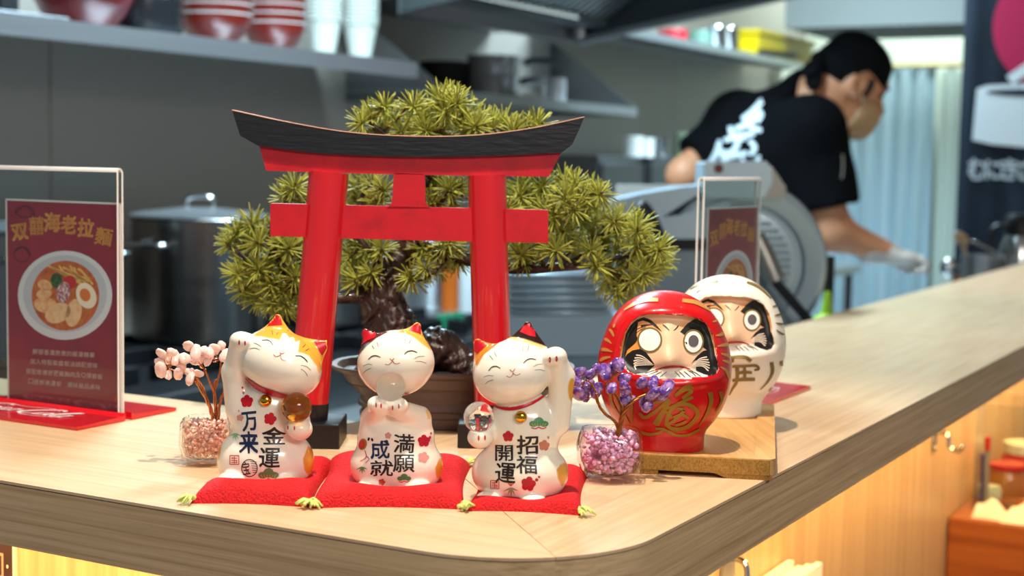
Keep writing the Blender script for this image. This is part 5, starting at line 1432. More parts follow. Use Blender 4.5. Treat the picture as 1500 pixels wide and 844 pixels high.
# --- extractor hood
ZH, AH0, AH1, BH = 1.75, 3.50, 4.567, 2.305
hood = thing('extractor_hood', 'dark steel extractor hood with baffle filters over the stove', 'hood', uv(4.0, 1.7, ZH))
zr = zof(1140, 0, 1.0)
zE = float(ona(1140, 0, AH1)[2]); bE = float(ona(1140, 0, AH1) @ VV)
bF = .95; zF = ZH + (zE - ZH) / (BH - bE) * (BH - bF)
m_hood = mat('hood_steel', '#5d6468', 0.38, 0.9, rvary=((2, 2, 20), .3, .5))
MB().uvbox(AH0, AH1, BH, BH + .02, ZH, ZH + .05).build('rear_lip', m_steel, hood)
MB().uvbox(AH0, AH1, BH + .02, WB, ZH + .045, ZH + .05).build('rear_flange', m_hood, hood)
MB().slab([uv(AH1, BH, ZH), uv(AH1, bF, zF), uv(AH1, bF, 2.6), uv(AH1, BH, 2.6)], UU * .02).build('end_panel', m_hood, hood)
MB().slab([uv(AH0 - .02, BH, ZH), uv(AH0 - .02, bF, zF), uv(AH0 - .02, bF, 2.6), uv(AH0 - .02, BH, 2.6)], UU * .02).build('end_panel', m_hood, hood)
MB().slab([uv(AH1 - .012, BH, ZH - .003), uv(AH1 - .012, bF, zF - .003), uv(AH1 - .012, bF, zF + .018), uv(AH1 - .012, BH, ZH + .018)], UU * .034).build('end_lip', m_steel, hood)
MB().uvbox(AH0, AH1, bF - .02, bF, zF, 2.6).build('front_panel', m_hood, hood)
MB().uvbox(AH0, AH1, bF, BH, 2.56, 2.60).build('top_panel', m_hood, hood)
MB().slab([uv(AH0, BH, ZH + .05), uv(AH0, BH - .12, ZH + .05), uv(AH0, BH - .12, ZH + .058), uv(AH0, BH, ZH + .058)], UU * (AH1 - AH0)).build('gutter', m_hood, hood)
MB().slab([uv(AH0, BH - .10, ZH + .075), uv(AH0, BH - .62, ZH + .43), uv(AH0, BH - .62, ZH + .45), uv(AH0, BH - .10, ZH + .095)], UU * (AH1 - AH0)).build('filter_tray', m_iron, hood)
nb_ = 24; w_ = (AH1 - AH0) / nb_
for k in range(nb_):
    a_ = AH0 + w_ * k
    MB().slab([uv(a_ + w_ * .12, BH - .10, ZH + .066), uv(a_ + w_ * .12, BH - .62, ZH + .421), uv(a_ + w_ * .12, BH - .62, ZH + .432), uv(a_ + w_ * .12, BH - .10, ZH + .077)], UU * w_ * .52).build('baffle_slat', m_steel, hood)
MB().tube([uv(AH1 - .05, BH - .03, ZH + .05), uv(AH1 - .05, BH - .03, ZH + .012)], .022, 14).build('grease_cup', m_steel_b, hood, 40)
# --- stove with stock pots
m_stove = mat('stove_black', '#1b1c1f', 0.4, 0.4)
st = thing('gas_stove', 'black and steel gas stove along the cooking wall', 'stove', uv(2.75, 2.2, 0))
A_S0, A_S1 = 1.75, 3.62
MB().uvbox(A_S0, A_S1, 1.93, WB, 0.0, .90, .004).build('body', m_stove, st)
MB().uvbox(A_S0, A_S1, 1.80, 1.93, .74, .80, .006).build('front_rail', m_steel, st)
MB().uvbox(A_S0, A_S1, 1.915, 1.93, .80, .90).build('control_strip', m_steel_d, st)
for k in range(6):
    c = uv(A_S0 + .2 + .3 * k, 1.915, .85)
    MB().tube([c, c - VV * .03], .022, 16).build('knob', m_black, st, 40)
for k in range(4):
    ca = A_S0 + .25 + .45 * k
    for j in range(3):
        MB().uvbox(ca - .2, ca + .2, 2.06 + .19 * j, 2.085 + .19 * j, .90, .935, .003).build('grate_bar', m_iron, st)
    MB().uvbox(ca - .012, ca + .012, 2.0, 2.55, .90, .934, .003).build('grate_bar', m_iron, st)
simple_pot('stock_pot', 'large lidded steel stock pot on the stove behind the menu stand', 293, 2.27, .936, .152, .275, m_pot_s, 'stock pots on the stove', lid=True, py=380)
simple_pot('stock_pot', 'lidded steel stock pot behind the bonsai pine', 468, 2.27, .936, .145, .255, m_pot_s, 'stock pots on the stove', lid=True, py=380)
simple_pot('stock_pot', 'lidded steel stock pot at the end of the stove', 60, 2.27, .936, .15, .26, m_pot_s, 'stock pots on the stove', lid=True, py=380)
# --- rear worktop and bottles seen between the gate pillars
wt = thing('steel_worktop', 'steel worktop along the wall beyond the stove', 'worktop', uv(5.2, 2.3, 0))
MB().uvbox(3.66, 6.9, 1.98, WB, .86, .90, .004).build('table_top', m_steel, wt)
MB().uvbox(3.70, 6.86, 2.0, WB, .18, .20).build('under_shelf', m_steel_d, wt)
for a_ in (3.72, 4.75, 5.8, 6.85):
    for b_ in (2.02, 2.6): MB().tube([uv(a_, b_, 0), uv(a_, b_, .86)], .02, 10).build('leg', m_steel_d, wt, 40)
def bottle(label, px, b, z, R, H, mb_, mcap, py=430, group=None):
    r = thing('bottle', label, 'bottle', uv(aof(px, b, py), b, z), group); c = np.array(r.location[:])
    MB().lathe([(0, 0), (R, 0), (R, H * .62), (R * .8, H * .74), (R * .36, H * .84), (R * .34, H * .9), (0, H * .9)], c, 20).build('body', mb_, r, 40)
    MB().lathe([(R * .42, H * .88), (R * .42, H), (0, H)], c, 16).build('cap', mcap, r, 40)
m_orange = mat('orange_sauce', '#c8641e', .3); m_greeng = mat('green_light_paint', '#2f9a72', .15, coat=.5); m_wb = mat('white_bottle', '#cfd6d8', .35)
bottle('orange sauce bottle on the rear worktop', 661, 2.35, .90, .030, .27, m_orange, m_black)
bottle('white bottle beside the orange sauce bottle', 686, 2.2, .90, .028, .2, m_wb, m_steel)
for i, px in enumerate((648, 660, 672)):  # added tumblers whose green colour stands in for tiny lights
    simple_pot('green_light_tumbler', ('tumbler coloured as a tiny green light in front of the orange sauce bottle', 'tumbler coloured as a tiny green light between two others', 'tumbler coloured as a tiny green light beside the white bottle')[i], px, 2.07, .90, .016, .04, m_greeng, 'tumblers coloured as green lights on the rear worktop', py=430)
simple_pot('mixing_bowl', 'wide steel mixing bowl on the rear worktop', 632, 2.45, .90, .065, .09, m_steel, py=440)
# --- tall steel cabinet with cups, far along the wall
ca0, ca1 = aof(885, 2.3, 225), aof(1040, 2.3, 225)
cab = thing('steel_cabinet', 'grey steel cabinet with cups on top, behind the cook', 'cabinet', uv((ca0 + ca1) / 2, 2.45, .90))
MB().uvbox(ca0, ca1, 2.32, WB - .02, .901, 1.375, .004).build('body', m_steel_d, cab)
am = aof(951, 2.3, 240)
MB().uvbox(ca0 + .01, am - .03, 2.305, 2.32, .93, 1.35, .003).build('door', m_steel_d, cab)
MB().uvbox(am + .03, ca1 - .01, 2.305, 2.32, .93, 1.35, .003).build('door', m_steel_d, cab)
MB().uvbox(am - .03, am + .03, 2.30, 2.318, .90, 1.375).build('centre_post', m_iron, cab)
for k, (px, R, H, m, lb) in enumerate(((928, .036, .075, m_white, 'white cup on the steel cabinet'), (946, .034, .07, m_white, 'white cup next to the shiny steel cup'), (968, .035, .075, m_steel_b, 'shiny steel cup on the steel cabinet'), (1008, .055, .10, mat('sage_jar', '#9db08f', .4), 'pale green jar on the steel cabinet'))):
    simple_pot('cup' if k < 3 else 'jar', lb, px, 2.42, 1.376, R, H, m, py=215)
# white control box on the wall
sw = thing('control_box', 'pale control box on the wall under the high shelf', 'switch box', uv(aof(1140, WB, 110), WB - .05, zof(1140, 124, WB)))
c = np.array(sw.location[:]); a_ = float(c @ UU)
MB().uvbox(a_ - .12, a_ + .12, WB - .06, WB, c[2], c[2] + .085, .004).build('box', m_cream, sw)
MB().uvbox(a_ - .05, a_ + .05, WB - .064, WB - .06, c[2] + .02, c[2] + .06).build('cover', m_white, sw)

# --- inner worktop along the long leg
ZW = .85
iw = thing('prep_worktop', 'steel prep worktop on the kitchen side of the bar', 'worktop', uv(3.3, 1.03, 0))
MB().uvbox(1.75, 4.9, .775, 1.22, ZW - .04, ZW, .004).build('table_top', m_steel, iw)
MB().uvbox(1.75, 3.15, 1.219, 1.50, ZW - .04, ZW, .004).build('table_wing', m_steel, iw)
for a_ in (1.8, 3.1): MB().tube([uv(a_, 1.46, 0), uv(a_, 1.46, ZW - .04)], .018, 10).build('leg', m_steel_d, iw, 40)
MB().uvbox(1.78, 4.88, .79, 1.20, .20, .22).build('under_shelf', m_steel_d, iw)
for a_ in (1.8, 2.8, 3.85, 4.85):
    for b_ in (.80, 1.19): MB().tube([uv(a_, b_, 0), uv(a_, b_, ZW - .04)], .018, 10).build('leg', m_steel_d, iw, 40)

# --- meat slicer
YS = 2.62
m_alu = mat('cast_aluminium', '#a6bac6', 0.36, 0.4, bump=(60, .06, .001))
m_alu2 = mat('slicer_grey', '#7d8d97', 0.4, 0.35)
m_bronzed = mat('clamp_steel', '#98968f', 0.35, 0.85)
def S_(px, py, d=0.0): return at(px, py, YS + d)
sl = thing('meat_slicer', 'large aluminium meat slicer with round blade guard and black handle', 'slicer', (S_(1030, 460)[0], YS + .05, ZW))
yv = np.array([0, 1.0, 0])
zl = ZW
pA, pB = S_(742, 470), S_(1188, 470)
MB().box((pA[0], YS - .03, zl + .02), (pB[0], YS + .26, pA[2]), .02).build('base', m_alu2, sl, 40)
for dx in (.05, pB[0] - pA[0] - .05):
    for dy in (.0, .22): MB().lathe([(.02, 0), (.022, .02), (0, .02)], (pA[0] + dx, YS + dy, zl), 14).build('rubber_foot', m_black, sl, 40)
# ribbed carriage tray
tray = [(742, 398), (862, 396), (902, 464), (742, 466)]
MB().slab([S_(*p, -.03) for p in tray], yv * .02).build('carriage_tray', m_alu, sl)
for k in range(6):
    y_ = 404 + 11 * k; xr = 864 + (y_ - 396) * .56
    MB().tube([S_(744, y_, -.036), S_(xr - 4, y_, -.036)], .0052, 8).build('rib', m_alu, sl, True)
MB().slab([S_(742, 464, -.045), S_(905, 462, -.045), S_(905, 520, -.045), S_(742, 522, -.045)], yv * .05).build('carriage_front', m_alu, sl)
# sloping table in two castings; slot and web added to shade a dark band
MB().slab([S_(*p, .0) for p in ((890, 296), (940, 284), (1000, 274), (1070, 268), (1070, 275), (1024, 284), (972, 317), (948, 346), (905, 346))], yv * .12).build('table_plate', m_alu, sl)
MB().slab([S_(*p, .0) for p in ((986, 318), (1018, 308), (1070, 291), (1070, 345), (966, 352), (958, 348))], yv * .12).build('table_plate', m_alu, sl)
MB().slab([S_(*p, .07) for p in ((950, 344), (972, 314), (1026, 282), (1068, 274), (1068, 296), (1016, 312), (980, 330), (962, 349))], yv * .045).build('added_slot_web', m_alu2, sl)
MB().slab([S_(*p, -.012) for p in ((962, 320), (1000, 315), (1034, 326), (1060, 350), (960, 350))], yv * .05).build('thickness_plate', m_alu, sl)
MB().slab([S_(*p, -.01) for p in ((955, 350), (1070, 350), (1070, 366), (955, 366))], yv * .06).build('seal_band', m_iron, sl)
MB().slab([S_(*p, .0) for p in ((905, 366), (1080, 366), (1080, 472), (905, 472))], yv * .14).build('motor_housing', m_alu2, sl)
MB().tube(catmull([S_(933, 300, -.05), S_(948, 320, -.05), (S_(966, 356, -.04))], 8), [.014, .017, .0175, .0175, .017, .0165, .016, .014], 14).build('handle', m_black, sl, True)
# round guard (axis towards the guests)
gc = S_(1088, 388, .02); Rg = 122 * YS / F
prof_g = [(Rg * .0, -.006), (Rg * .60, -.006), (Rg * .66, -.004), (Rg * .68, .006), (Rg * .72, .006), (Rg * .75, -.010), (Rg * .93, -.018), (Rg * .985, -.014), (Rg, -.004), (Rg, .02), (Rg * .9, .03), (0, .03)]
V = []; Fc = []; n_ = 72
for r_, d_ in prof_g:
    for k in range(n_):
        w = 2 * math.pi * k / n_
        V.append(gc + np.array([r_ * math.cos(w), d_, r_ * math.sin(w)]))
for i in range(len(prof_g) - 1):
    for k in range(n_): k2 = (k + 1) % n_; Fc.append((i * n_ + k, i * n_ + k2, (i + 1) * n_ + k2, (i + 1) * n_ + k))
MB().add(V, Fc).build('blade_guard', m_alu, sl, 40)
for k in range(13):
    zz = -.52 + k * .085; hw = math.sqrt(max(0, .60 ** 2 - zz * zz))
    MB().tube([gc + np.array([-Rg * hw * .95, -.0065, zz * Rg]), gc + np.array([Rg * hw * .95, -.0065, zz * Rg])], .0032, 8).build('guard_rib', m_alu, sl, True)
V = [gc + np.array([Rg * 1.004 * math.cos(t), .006, Rg * 1.004 * math.sin(t)]) for t in np.linspace(-1.2, 1.25, 40)]
MB().tube(V, .004, 8).build('blade_edge', m_bronzed, sl, True)
hp = [S_(1031, 240, -.02), S_(1037, 237, -.02), S_(1122, 236, -.02), S_(1131, 246, -.02), S_(1131, 268, -.02), S_(1120, 290, -.02), S_(1031, 290, -.02)]
MB().slab(hp, yv * .12).build('sharpener_cover', mat('pale_alu', '#b9ccd6', .3, .4), sl)
MB().slab([S_(1131, 244, -.018), S_(1152, 275, -.018), S_(1146, 290, -.018), S_(1120, 291, -.018), S_(1131, 268, -.018)], yv * .10).build('cover_cheek', m_bronzed, sl)
e0 = S_(1053, 247, -.022)
MB().tube([e0, e0 + yv * .003], .0078, 20).build('emblem', m_iron, sl)
MB().tube([e0 - yv * .001 + [.001, 0, -.001], e0], .004, 14).build('emblem_dot', mat('emblem_red', '#b8503c', .4), sl)
MB().tube([S_(1108, 345, -.05), S_(1120, 374, -.055), S_(1136, 412, -.06)], [.014, .018, .018], 16).build('clamp_arm', m_bronzed, sl, 40)
MB().tube([S_(1132, 408, -.06), S_(1190, 476, -.06)], .0085, 12).build('clamp_rod', m_iron, sl, 40)
MB().tube([S_(1095, 400, -.03), S_(1150, 480, -.03)], .016, 14).build('support_rod', m_alu2, sl, 40)
# --- things beside the slicer
cb = thing('cutting_board', 'white cutting board leaning behind the slicer', 'board', at(950, 290, 2.95))
zc = float(at(950, 271, 2.95)[2])
MB().slab([(at(904, 280, 2.95)[0], 2.95, ZW + .0), (at(1000, 280, 2.95)[0], 2.95, ZW), (at(1000, 280, 2.95)[0], 2.95, zc), (at(904, 280, 2.95)[0], 2.95, zc)], (0, .02, 0)).build('slab', m_white, cb)
cb.location = cb.location
p = at(1212, 452, 2.72)
gb = thing('squeeze_bottle', 'lime green squeeze bottle standing behind the bar edge by the slicer', 'bottle', (p[0], p[1], ZW))
m_lime = mat('lime_plastic', '#9cc81e', .35)
c = np.array(gb.location[:]); zt_ = float(at(1216, 427, 2.72)[2])
H_ = zt_ - ZW
MB().lathe([(0, 0), (.03, 0), (.032, .01), (.032, H_ - .07), (.026, H_ - .06), (0, H_ - .058)], c, 24).build('body', m_lime, gb, 40)
MB().lathe([(.028, H_ - .064), (.028, H_ - .05), (.012, H_ - .04), (.005, H_), (0, H_)], c, 20).build('nozzle', m_lime, gb, 40)
ps = thing('steel_post', 'dark upright post beside the slicer', 'post', (at(1214, 410, 3.0)[0], 3.0, ZW))
c = np.array(ps.location[:])
MB().tube([c, c + [0, 0, float(at(1214, 375, 3.0)[2]) - ZW]], .011, 12).build('upright', m_iron, ps, 40)
MB().lathe([(.04, 0), (.04, .008), (.012, .012), (0, .012)], c, 20).build('foot_plate', m_iron, ps, 40)
# --- utensils at the far end of the bar, on the prep worktop
def wthing(px, Y): q = at(px, 380, Y); return np.array([q[0], Y, ZW])
c = wthing(1493, 4.45); zt_ = float(at(1490, 314, 4.45)[2])
tp = thing('vacuum_flask', 'steel vacuum flask with black lid beyond the bar', 'flask', c)
H_ = zt_ - ZW; R_ = .058
MB().lathe([(0, 0), (R_ * 1.05, 0), (R_ * 1.05, H_ * .5), (R_ * .98, H_ * .72), (R_ * .74, H_ * .84), (0, H_ * .84)], c, 32).build('body', m_steel_b, tp, 40)
MB().lathe([(R_ * .76, H_ * .83), (R_ * .78, H_ * .96), (R_ * .6, H_), (0, H_)], c, 32).build('lid', m_black, tp, 40)
MB().tube(catmull([c + [-R_ * .7, -.01, H_ * .9], c + [-R_ * 1.5, -.01, H_ * .86], c + [-R_ * 1.5, -.01, H_ * .45], c + [-R_ * 1.0, -.01, H_ * .38]], 12), .009, 8).build('handle', m_black, tp, True)
c = wthing(1440, 4.3); zt_ = float(at(1440, 374, 4.3)[2]); H_ = zt_ - ZW
pt = thing('utensil_pot', 'dark steel pot holding a wooden spoon and a ladle', 'pot', c)
MB().lathe([(0, 0), (.058, 0), (.06, .006), (.06, H_), (.056, H_), (.056, .008), (0, .008)], c, 28).build('vessel', m_steel, pt, 40)
sp = thing('wooden_spoon', 'pale wooden spoon standing in the dark steel pot', 'spoon', c + [.0, 0, .02])
a0 = c + np.array([.022, -.034, .014]); a1 = at(1408, 350, 4.3)
MB().tube([a0, a0 + (a1 - a0) * .75, a1], [.006, .007, .012], 10, flat=.6).build('shaft', mat('pale_wood', '#c2a887', .6), sp, True)
MB().ell(a1, (.026, .008, .018), 14, 10, rot2(35)).build('spoon_bowl', mat('pale_wood'), sp, True)
ld = thing('ladle', 'steel ladle lying across the dark steel pot', 'ladle', c + [0, 0, .05])
MB().tube([c + np.array([.030, .024, .028]), at(1461, 371, 4.324), at(1424, 353, 4.328)], [.005, .006, .005], 8).build('handle', m_steel_b, ld, True)
MB().ell(c + np.array([.018, .022, .027]), (.026, .024, .018), 14, 10).build('scoop', m_steel_b, ld, True)
c = wthing(1395, 4.1); kn = thing('knob_brush', 'round brush with steel knob and wooden grip behind the bar', 'brush', c)
t_ = at(1391, 392, 4.1)
MB().tube([c, t_ + np.array([.02, 0, -.02])], .012, 12).build('grip', mat('brown_wood', '#7a5436', .5), kn, True)
MB().ell(t_, (.026, .024, .026), 16, 12).build('knob', m_steel_b, kn, True)

# ================================================================== curtain, banner
m_curt = mat('blue_white_cloth', '#c2d8e0', 0.8, vary=('#afc8d3', (6, 6, 1), .4, .7))
def cloth(name, label, catg, a, b0, b1, z0, z1, amp, waves, m, ph=0, seg=120, th=.004):
    r = thing(name, label, catg, uv(a, (b0 + b1) / 2, z0)); V = []; Fc = []
    for side in (0, 1):
        for j in range(9):
            z = z0 + (z1 - z0) * j / 8
            for i in range(seg + 1):
                t = i / seg; q = amp * (math.sin(t * waves * 6.283 + ph + .2 * math.sin(5 * t)) + .35 * math.sin(t * waves * 2.3 * 6.283 + 1 + j * .05)) * (1 - .35 * j / 8)
                V.append(uv(a + q + side * th, b0 + (b1 - b0) * t, z))
    w = seg + 1; k = 9 * w
    for j in range(8):
        for i in range(seg):
            p = j * w + i; Fc.append((p, p + w, p + w + 1, p + 1)); Fc.append((k + p, k + p + 1, k + p + w + 1, k + p + w))
    MB().add(V, Fc).build('cloth', m, r, True)
    return r
bL, bR = float(ona(1195, 250, 7.9) @ VV), float(ona(1368, 250, 7.9) @ VV)
zc = float(ona(1300, 101, 7.9)[2])
cloth('curtain', 'pale blue pleated curtain over the doorway behind the cook', 'curtain', 7.86, bR, bL, .04, zc, .028, 7, m_curt)
cloth('curtain', 'narrow pale curtain strip beside the dark banner', 'curtain', 7.84, float(ona(1402, 250, 7.84) @ VV), bR - .03, .04, zc - .02, .010, 2, mat('cream_cloth', '#cdd9cf', .8))
rd = thing('curtain_rod', 'thin brass curtain rod above the doorway', 'rod', uv(7.86, bR, zc))
MB().tube([uv(7.86, bL + .1, zc + .012), uv(7.86, bR - .35, zc + .012)], .011, 10).build('rail', mat('brass', '#b59a5c', .3, 1.0), rd, True)
for q in (bR - .05, bL):
    MB().uvbox(7.86, 8.0, q - .012, q + .012, zc, zc + .03).build('bracket', m_white, rd)
AB = 5.2
m_ban = mat('navy_banner_cloth', '#1c2a3a', 0.75, vary=('#152230', 4, .4, .7))
b1_ = float(ona(1405, 200, AB) @ VV); b0_ = b1_ - .62
bn = cloth('banner', 'dark navy hanging banner with crimson disc, white cup and white lettering', 'banner', AB, b0_, b1_, .95, 2.45, .006, 3, m_ban, seg=80)
MB().tube([uv(AB, b0_ - .04, 2.455), uv(AB, b1_ + .04, 2.455)], .01, 10).build('pole', m_black, bn, True)
for q in (b0_ + .05, b1_ - .05): MB().tube([uv(AB, q, 2.46), uv(AB, q, 2.62)], .003, 6).build('cord', m_black, bn, True)
def bprint(name, items, m, off):
    V, Fc = join2(items); pts = []
    for p in V:
        q = ona(p[0], p[1], AB - off); pts.append(q)
    f2 = []
    for f in Fc:
        nn = sum((np.cross(pts[f[i]] - pts[f[0]], pts[f[i + 1]] - pts[f[0]]) for i in range(1, len(f) - 1)), np.zeros(3))
        f2.append(tuple(f) if nn @ UU < 0 else tuple(reversed(f)))
    MB().add(pts, f2).build(name, m, bn)
bprint('disc_print', [poly(pellipse(1540, 42, 86, 90, 48))], mat('crimson_print', '#c81f55', .7), .014)
m_wp = mat('banner_white_print', '#eef6fa', .7)
bprint('cup_print', [poly([(1431, 130), (1445, 125), (1510, 122), (1600, 128), (1606, 135), (1600, 208), (1560, 216), (1500, 216), (1450, 211), (1424, 205)])], m_wp, .016)
bprint('cup_mouth_print', [poly(pellipse(1512, 136, 68, 5.5, 30, 1))], m_ban, .018)
bprint('stick_print', [poly([(1474, 112), (1560, 52), (1566, 64), (1484, 124)])], m_wp, .018)
bprint('lettering', [put_glyph('む', 1431, 248, 26, 32, 3, .03), put_glyph('に', 1455, 249, 24, 29, 3, .03), put_glyph('き', 1478, 248, 26, 32, 3, .03), put_glyph('さ', 1503, 249, 26, 32, 3, .03)], m_wp, .016)

# ================================================================== guest side: low table with condiments
ZTB = .77; AT = 2.515
m_tab = mat('orange_wood', '#b2622a', 0.35, vary=('#8d4618', (3, 3, 60), .35, .7), coat=.2)
tb = thing('side_table', 'orange-brown wooden side table against the oak skirt', 'table', uv(AT + .3, .2, 0))
MB().uvbox(AT, AT + .6, -.35, SB - .002, ZTB - .24, ZTB, .004).build('table_box', m_tab, tb)
for a_ in (AT + .04, AT + .56):
    for b_ in (-.3, SB - .06): MB().uvbox(a_ - .025, a_ + .025, b_ - .025, b_ + .025, 0, ZTB - .24).build('leg', m_tab, tb)
def tz(px, py, z=ZTB): return onz(px, py, z)
# clear upright holder with pens
p0 = uv(AT + .10, SB - .03, ZTB)
hb = float(onz(1425, 745, ZTB) @ VV); ha = float(onz(1425, 745, ZTB) @ UU)
ac_ = thing('acrylic_holder', 'tall clear acrylic holder with pens on the side table', 'holder', uv(ha + .03, hb - .03, ZTB))
zt_ = float(ona(1430, 590, ha)[2])
bb = hb - .085
MB().uvbox(ha, ha + .003, bb, hb, ZTB, zt_).build('front_sheet', m_clear, ac_)
MB().uvbox(ha + .06, ha + .063, bb, hb, ZTB, zt_ + .01).build('rear_sheet', m_clear, ac_)
MB().uvbox(ha, ha + .063, hb, hb + .003, ZTB, zt_).build('side_sheet', m_clear, ac_)
MB().uvbox(ha, ha + .063, bb, hb, ZTB, ZTB + .003).build('floor_sheet', m_clear, ac_)
for px, py0, py1, m, lb in ((1447, 640, 700, mat('pen_grey', '#8f8a86', .4), 'grey pen with red cap in the acrylic holder'), (1441, 665, 725, mat('pen_blue', '#3c3a9a', .35), 'blue pen in the acrylic holder')):
    t_ = ona(px, py0, ha + (.018 if px == 1447 else .045)); b_ = np.array([*(t_[:2]), ZTB + .004]) + UU * .006
    pn = thing('pen', lb, 'pen', b_)
    MB().tube([b_, b_ + (t_ - b_) * .8], .0045, 10).build('barrel', m, pn, 40)
    MB().tube([b_ + (t_ - b_) * .8, t_], .005, 10).build('cap', m_redp if px == 1447 else m, pn, 40)
def tjar(name, label, px, py, R, H, m, mcap, capH, cat_):
    c = onz(px, py, ZTB); r = thing(name, label, cat_, c)
    MB().lathe([(0, 0), (R, 0), (R * 1.02, H * .1), (R * 1.02, H * .8), (R * .85, H * .95), (R * .85, H), (0, H)], c, 28).build('body', m, r, 40)
    MB().lathe([(R * .92, H), (R * .95, H + capH), (0, H + capH + .003)], c, 28).build('lid', mcap, r, 40)
tjar('sauce_jar', 'amber sauce jar with red lid on the side table', 1474, 724, .034, .046, mat('amber_sauce', '#a8621c', .15, coat=.5), m_redp, .010, 'jar')
tjar('sauce_jar', 'red tub with cream lid behind the amber sauce jar', 1500, 706, .042, .056, mat('red_tub', '#b3202c', .35), m_cream, .018, 'jar')
c = onz(1432, 737, ZTB)
tjar('small_dish', 'small cream dish beside the acrylic holder', 1448, 730.5, .021, .020, m_cream, m_cream, .003, 'dish')
c = onz(1502, 700, ZTB) + UU * .12
pk = thing('tissue_pack', 'tall white tissue pack against the skirt', 'tissue', c)
zt_ = float(ona(1497, 588, float(c @ UU))[2])
MB().uvbox(float(c @ UU) - .02, float(c @ UU) + .04, float(c @ VV) - .09, float(c @ VV) + .012, ZTB, zt_, .006).build('pack', m_white, pk)
# crumpled napkins
m_nap = mat('napkin_paper', '#efe3d3', .75)
for i, (px, py, s_, lb) in enumerate(((1450, 758, .027, 'folded cream napkin on the side table edge'), (1506, 765, .040, 'crumpled white napkin beside the folded one'))):
    c = onz(px, py, ZTB); r_ = np.random.default_rng(i + 5); V = []; Fc = []; n_ = 14
    for j in range(n_ + 1):
        for k in range(n_ + 1):
            u_, v_ = k / n_ - .5, j / n_ - .5
            h = .016 + .010 * math.sin(7 * u_ + i) * math.cos(6 * v_) + .007 * math.sin(13 * u_ + 9 * v_)
            h *= (1 - (2 * abs(u_)) ** 6) * (1 - (2 * abs(v_)) ** 6)
            V.append(c + UU * u_ * s_ * 1.6 + VV * v_ * s_ * 2 + np.array([0, 0, max(h, .0005)]))
    for j in range(n_):
        for k in range(n_): q = j * (n_ + 1) + k; Fc.append((q, q + 1, q + n_ + 2, q + n_ + 1))
    tag(MB().add(V, Fc).build('napkin', m_nap, None, True, loc=c), lb, 'napkin', 'napkins on the side table')

# ================================================================== the cook
YM = 4.0
m_skinp = mat('skin', '#c58a66', 0.5, sss=.1)
m_shirt = mat('black_cotton', '#06080b', 0.95, spec=.12, bump=(14, .4, .02))
m_trous = mat('dark_trousers', '#17191d', 0.85)
m_hair = mat('black_hair', '#0b0a0a', 0.5)
m_band = mat('black_bandana_cloth', '#050608', 0.85, spec=.15, bump=(40, .5, .01))
m_glove = mat('clear_glove', '#d6cfc8', 0.35, trans=.25)
m_mask = mat('beige_mask', '#b9966e', 0.6)
m_shoe = mat('black_shoe', '#101010', 0.5)
def Mn(px, py, d=0.0): return at(px, py, YM + d)
hipc = Mn(1072, 452, .02)
org = np.array([hipc[0] - .02, YM + .05, 0.0])
man = thing('person', 'cook in black t-shirt and bandana bending over the prep worktop in a clear glove', 'person', org)
HC = Mn(1243, 121, -.02)
fw = unit([.86, .22, -.42]); up_ = unit(np.array([.32, .06, .95]) - fw * (np.array([.32, .06, .95]) @ fw)); sd = np.cross(fw, up_)     # sd: his right, towards us
RH = np.stack([fw, sd, up_], 1)
def Hd(f, s, u): return HC + fw * f + sd * s + up_ * u
chest = Mn(1132, 222, .03); belly = Mn(1092, 340, .03); pel = hipc
shR = Mn(1190, 190, -.13); shL = Mn(1085, 180, .17)
elR = Mn(1218, 338, -.15); wrR = Mn(1300, 371, -.12)
elL = Mn(1004, 258, .10); wrL = Mn(1085, 335, .26)
neckb = Mn(1185, 150, .02)
hipR = pel + np.array([.02, -.09, -.03]); hipL = pel + np.array([-.02, .09, -.03])
knR = np.array([hipR[0] + .05, hipR[1] - .01, .50]); knL = np.array([hipL[0] - .02, hipL[1] + .02, .50])
anR = np.array([hipR[0] - .0, hipR[1] - .02, .085]); anL = np.array([hipL[0] - .06, hipL[1] + .04, .085])
def u_all(lst, k=.03):
    D = None
    for d in lst: D = d if D is None else smin(D, d, k)
    return D
RT = rot2(20)
def torso(X, Y, Z_, g_=0.0):
    return [s_ell(X, Y, Z_, chest, (.165 + g_, .185 + g_, .155 + g_), RT), s_cap(X, Y, Z_, chest, belly, .145 + g_, .140 + g_, 1.1), s_cap(X, Y, Z_, belly, pel, .140 + g_, .150 + g_, 1.15),
            s_cap(X, Y, Z_, shR, shL, .075 + g_, .075 + g_), s_cap(X, Y, Z_, neckb, chest, .085 + g_, .13 + g_)]
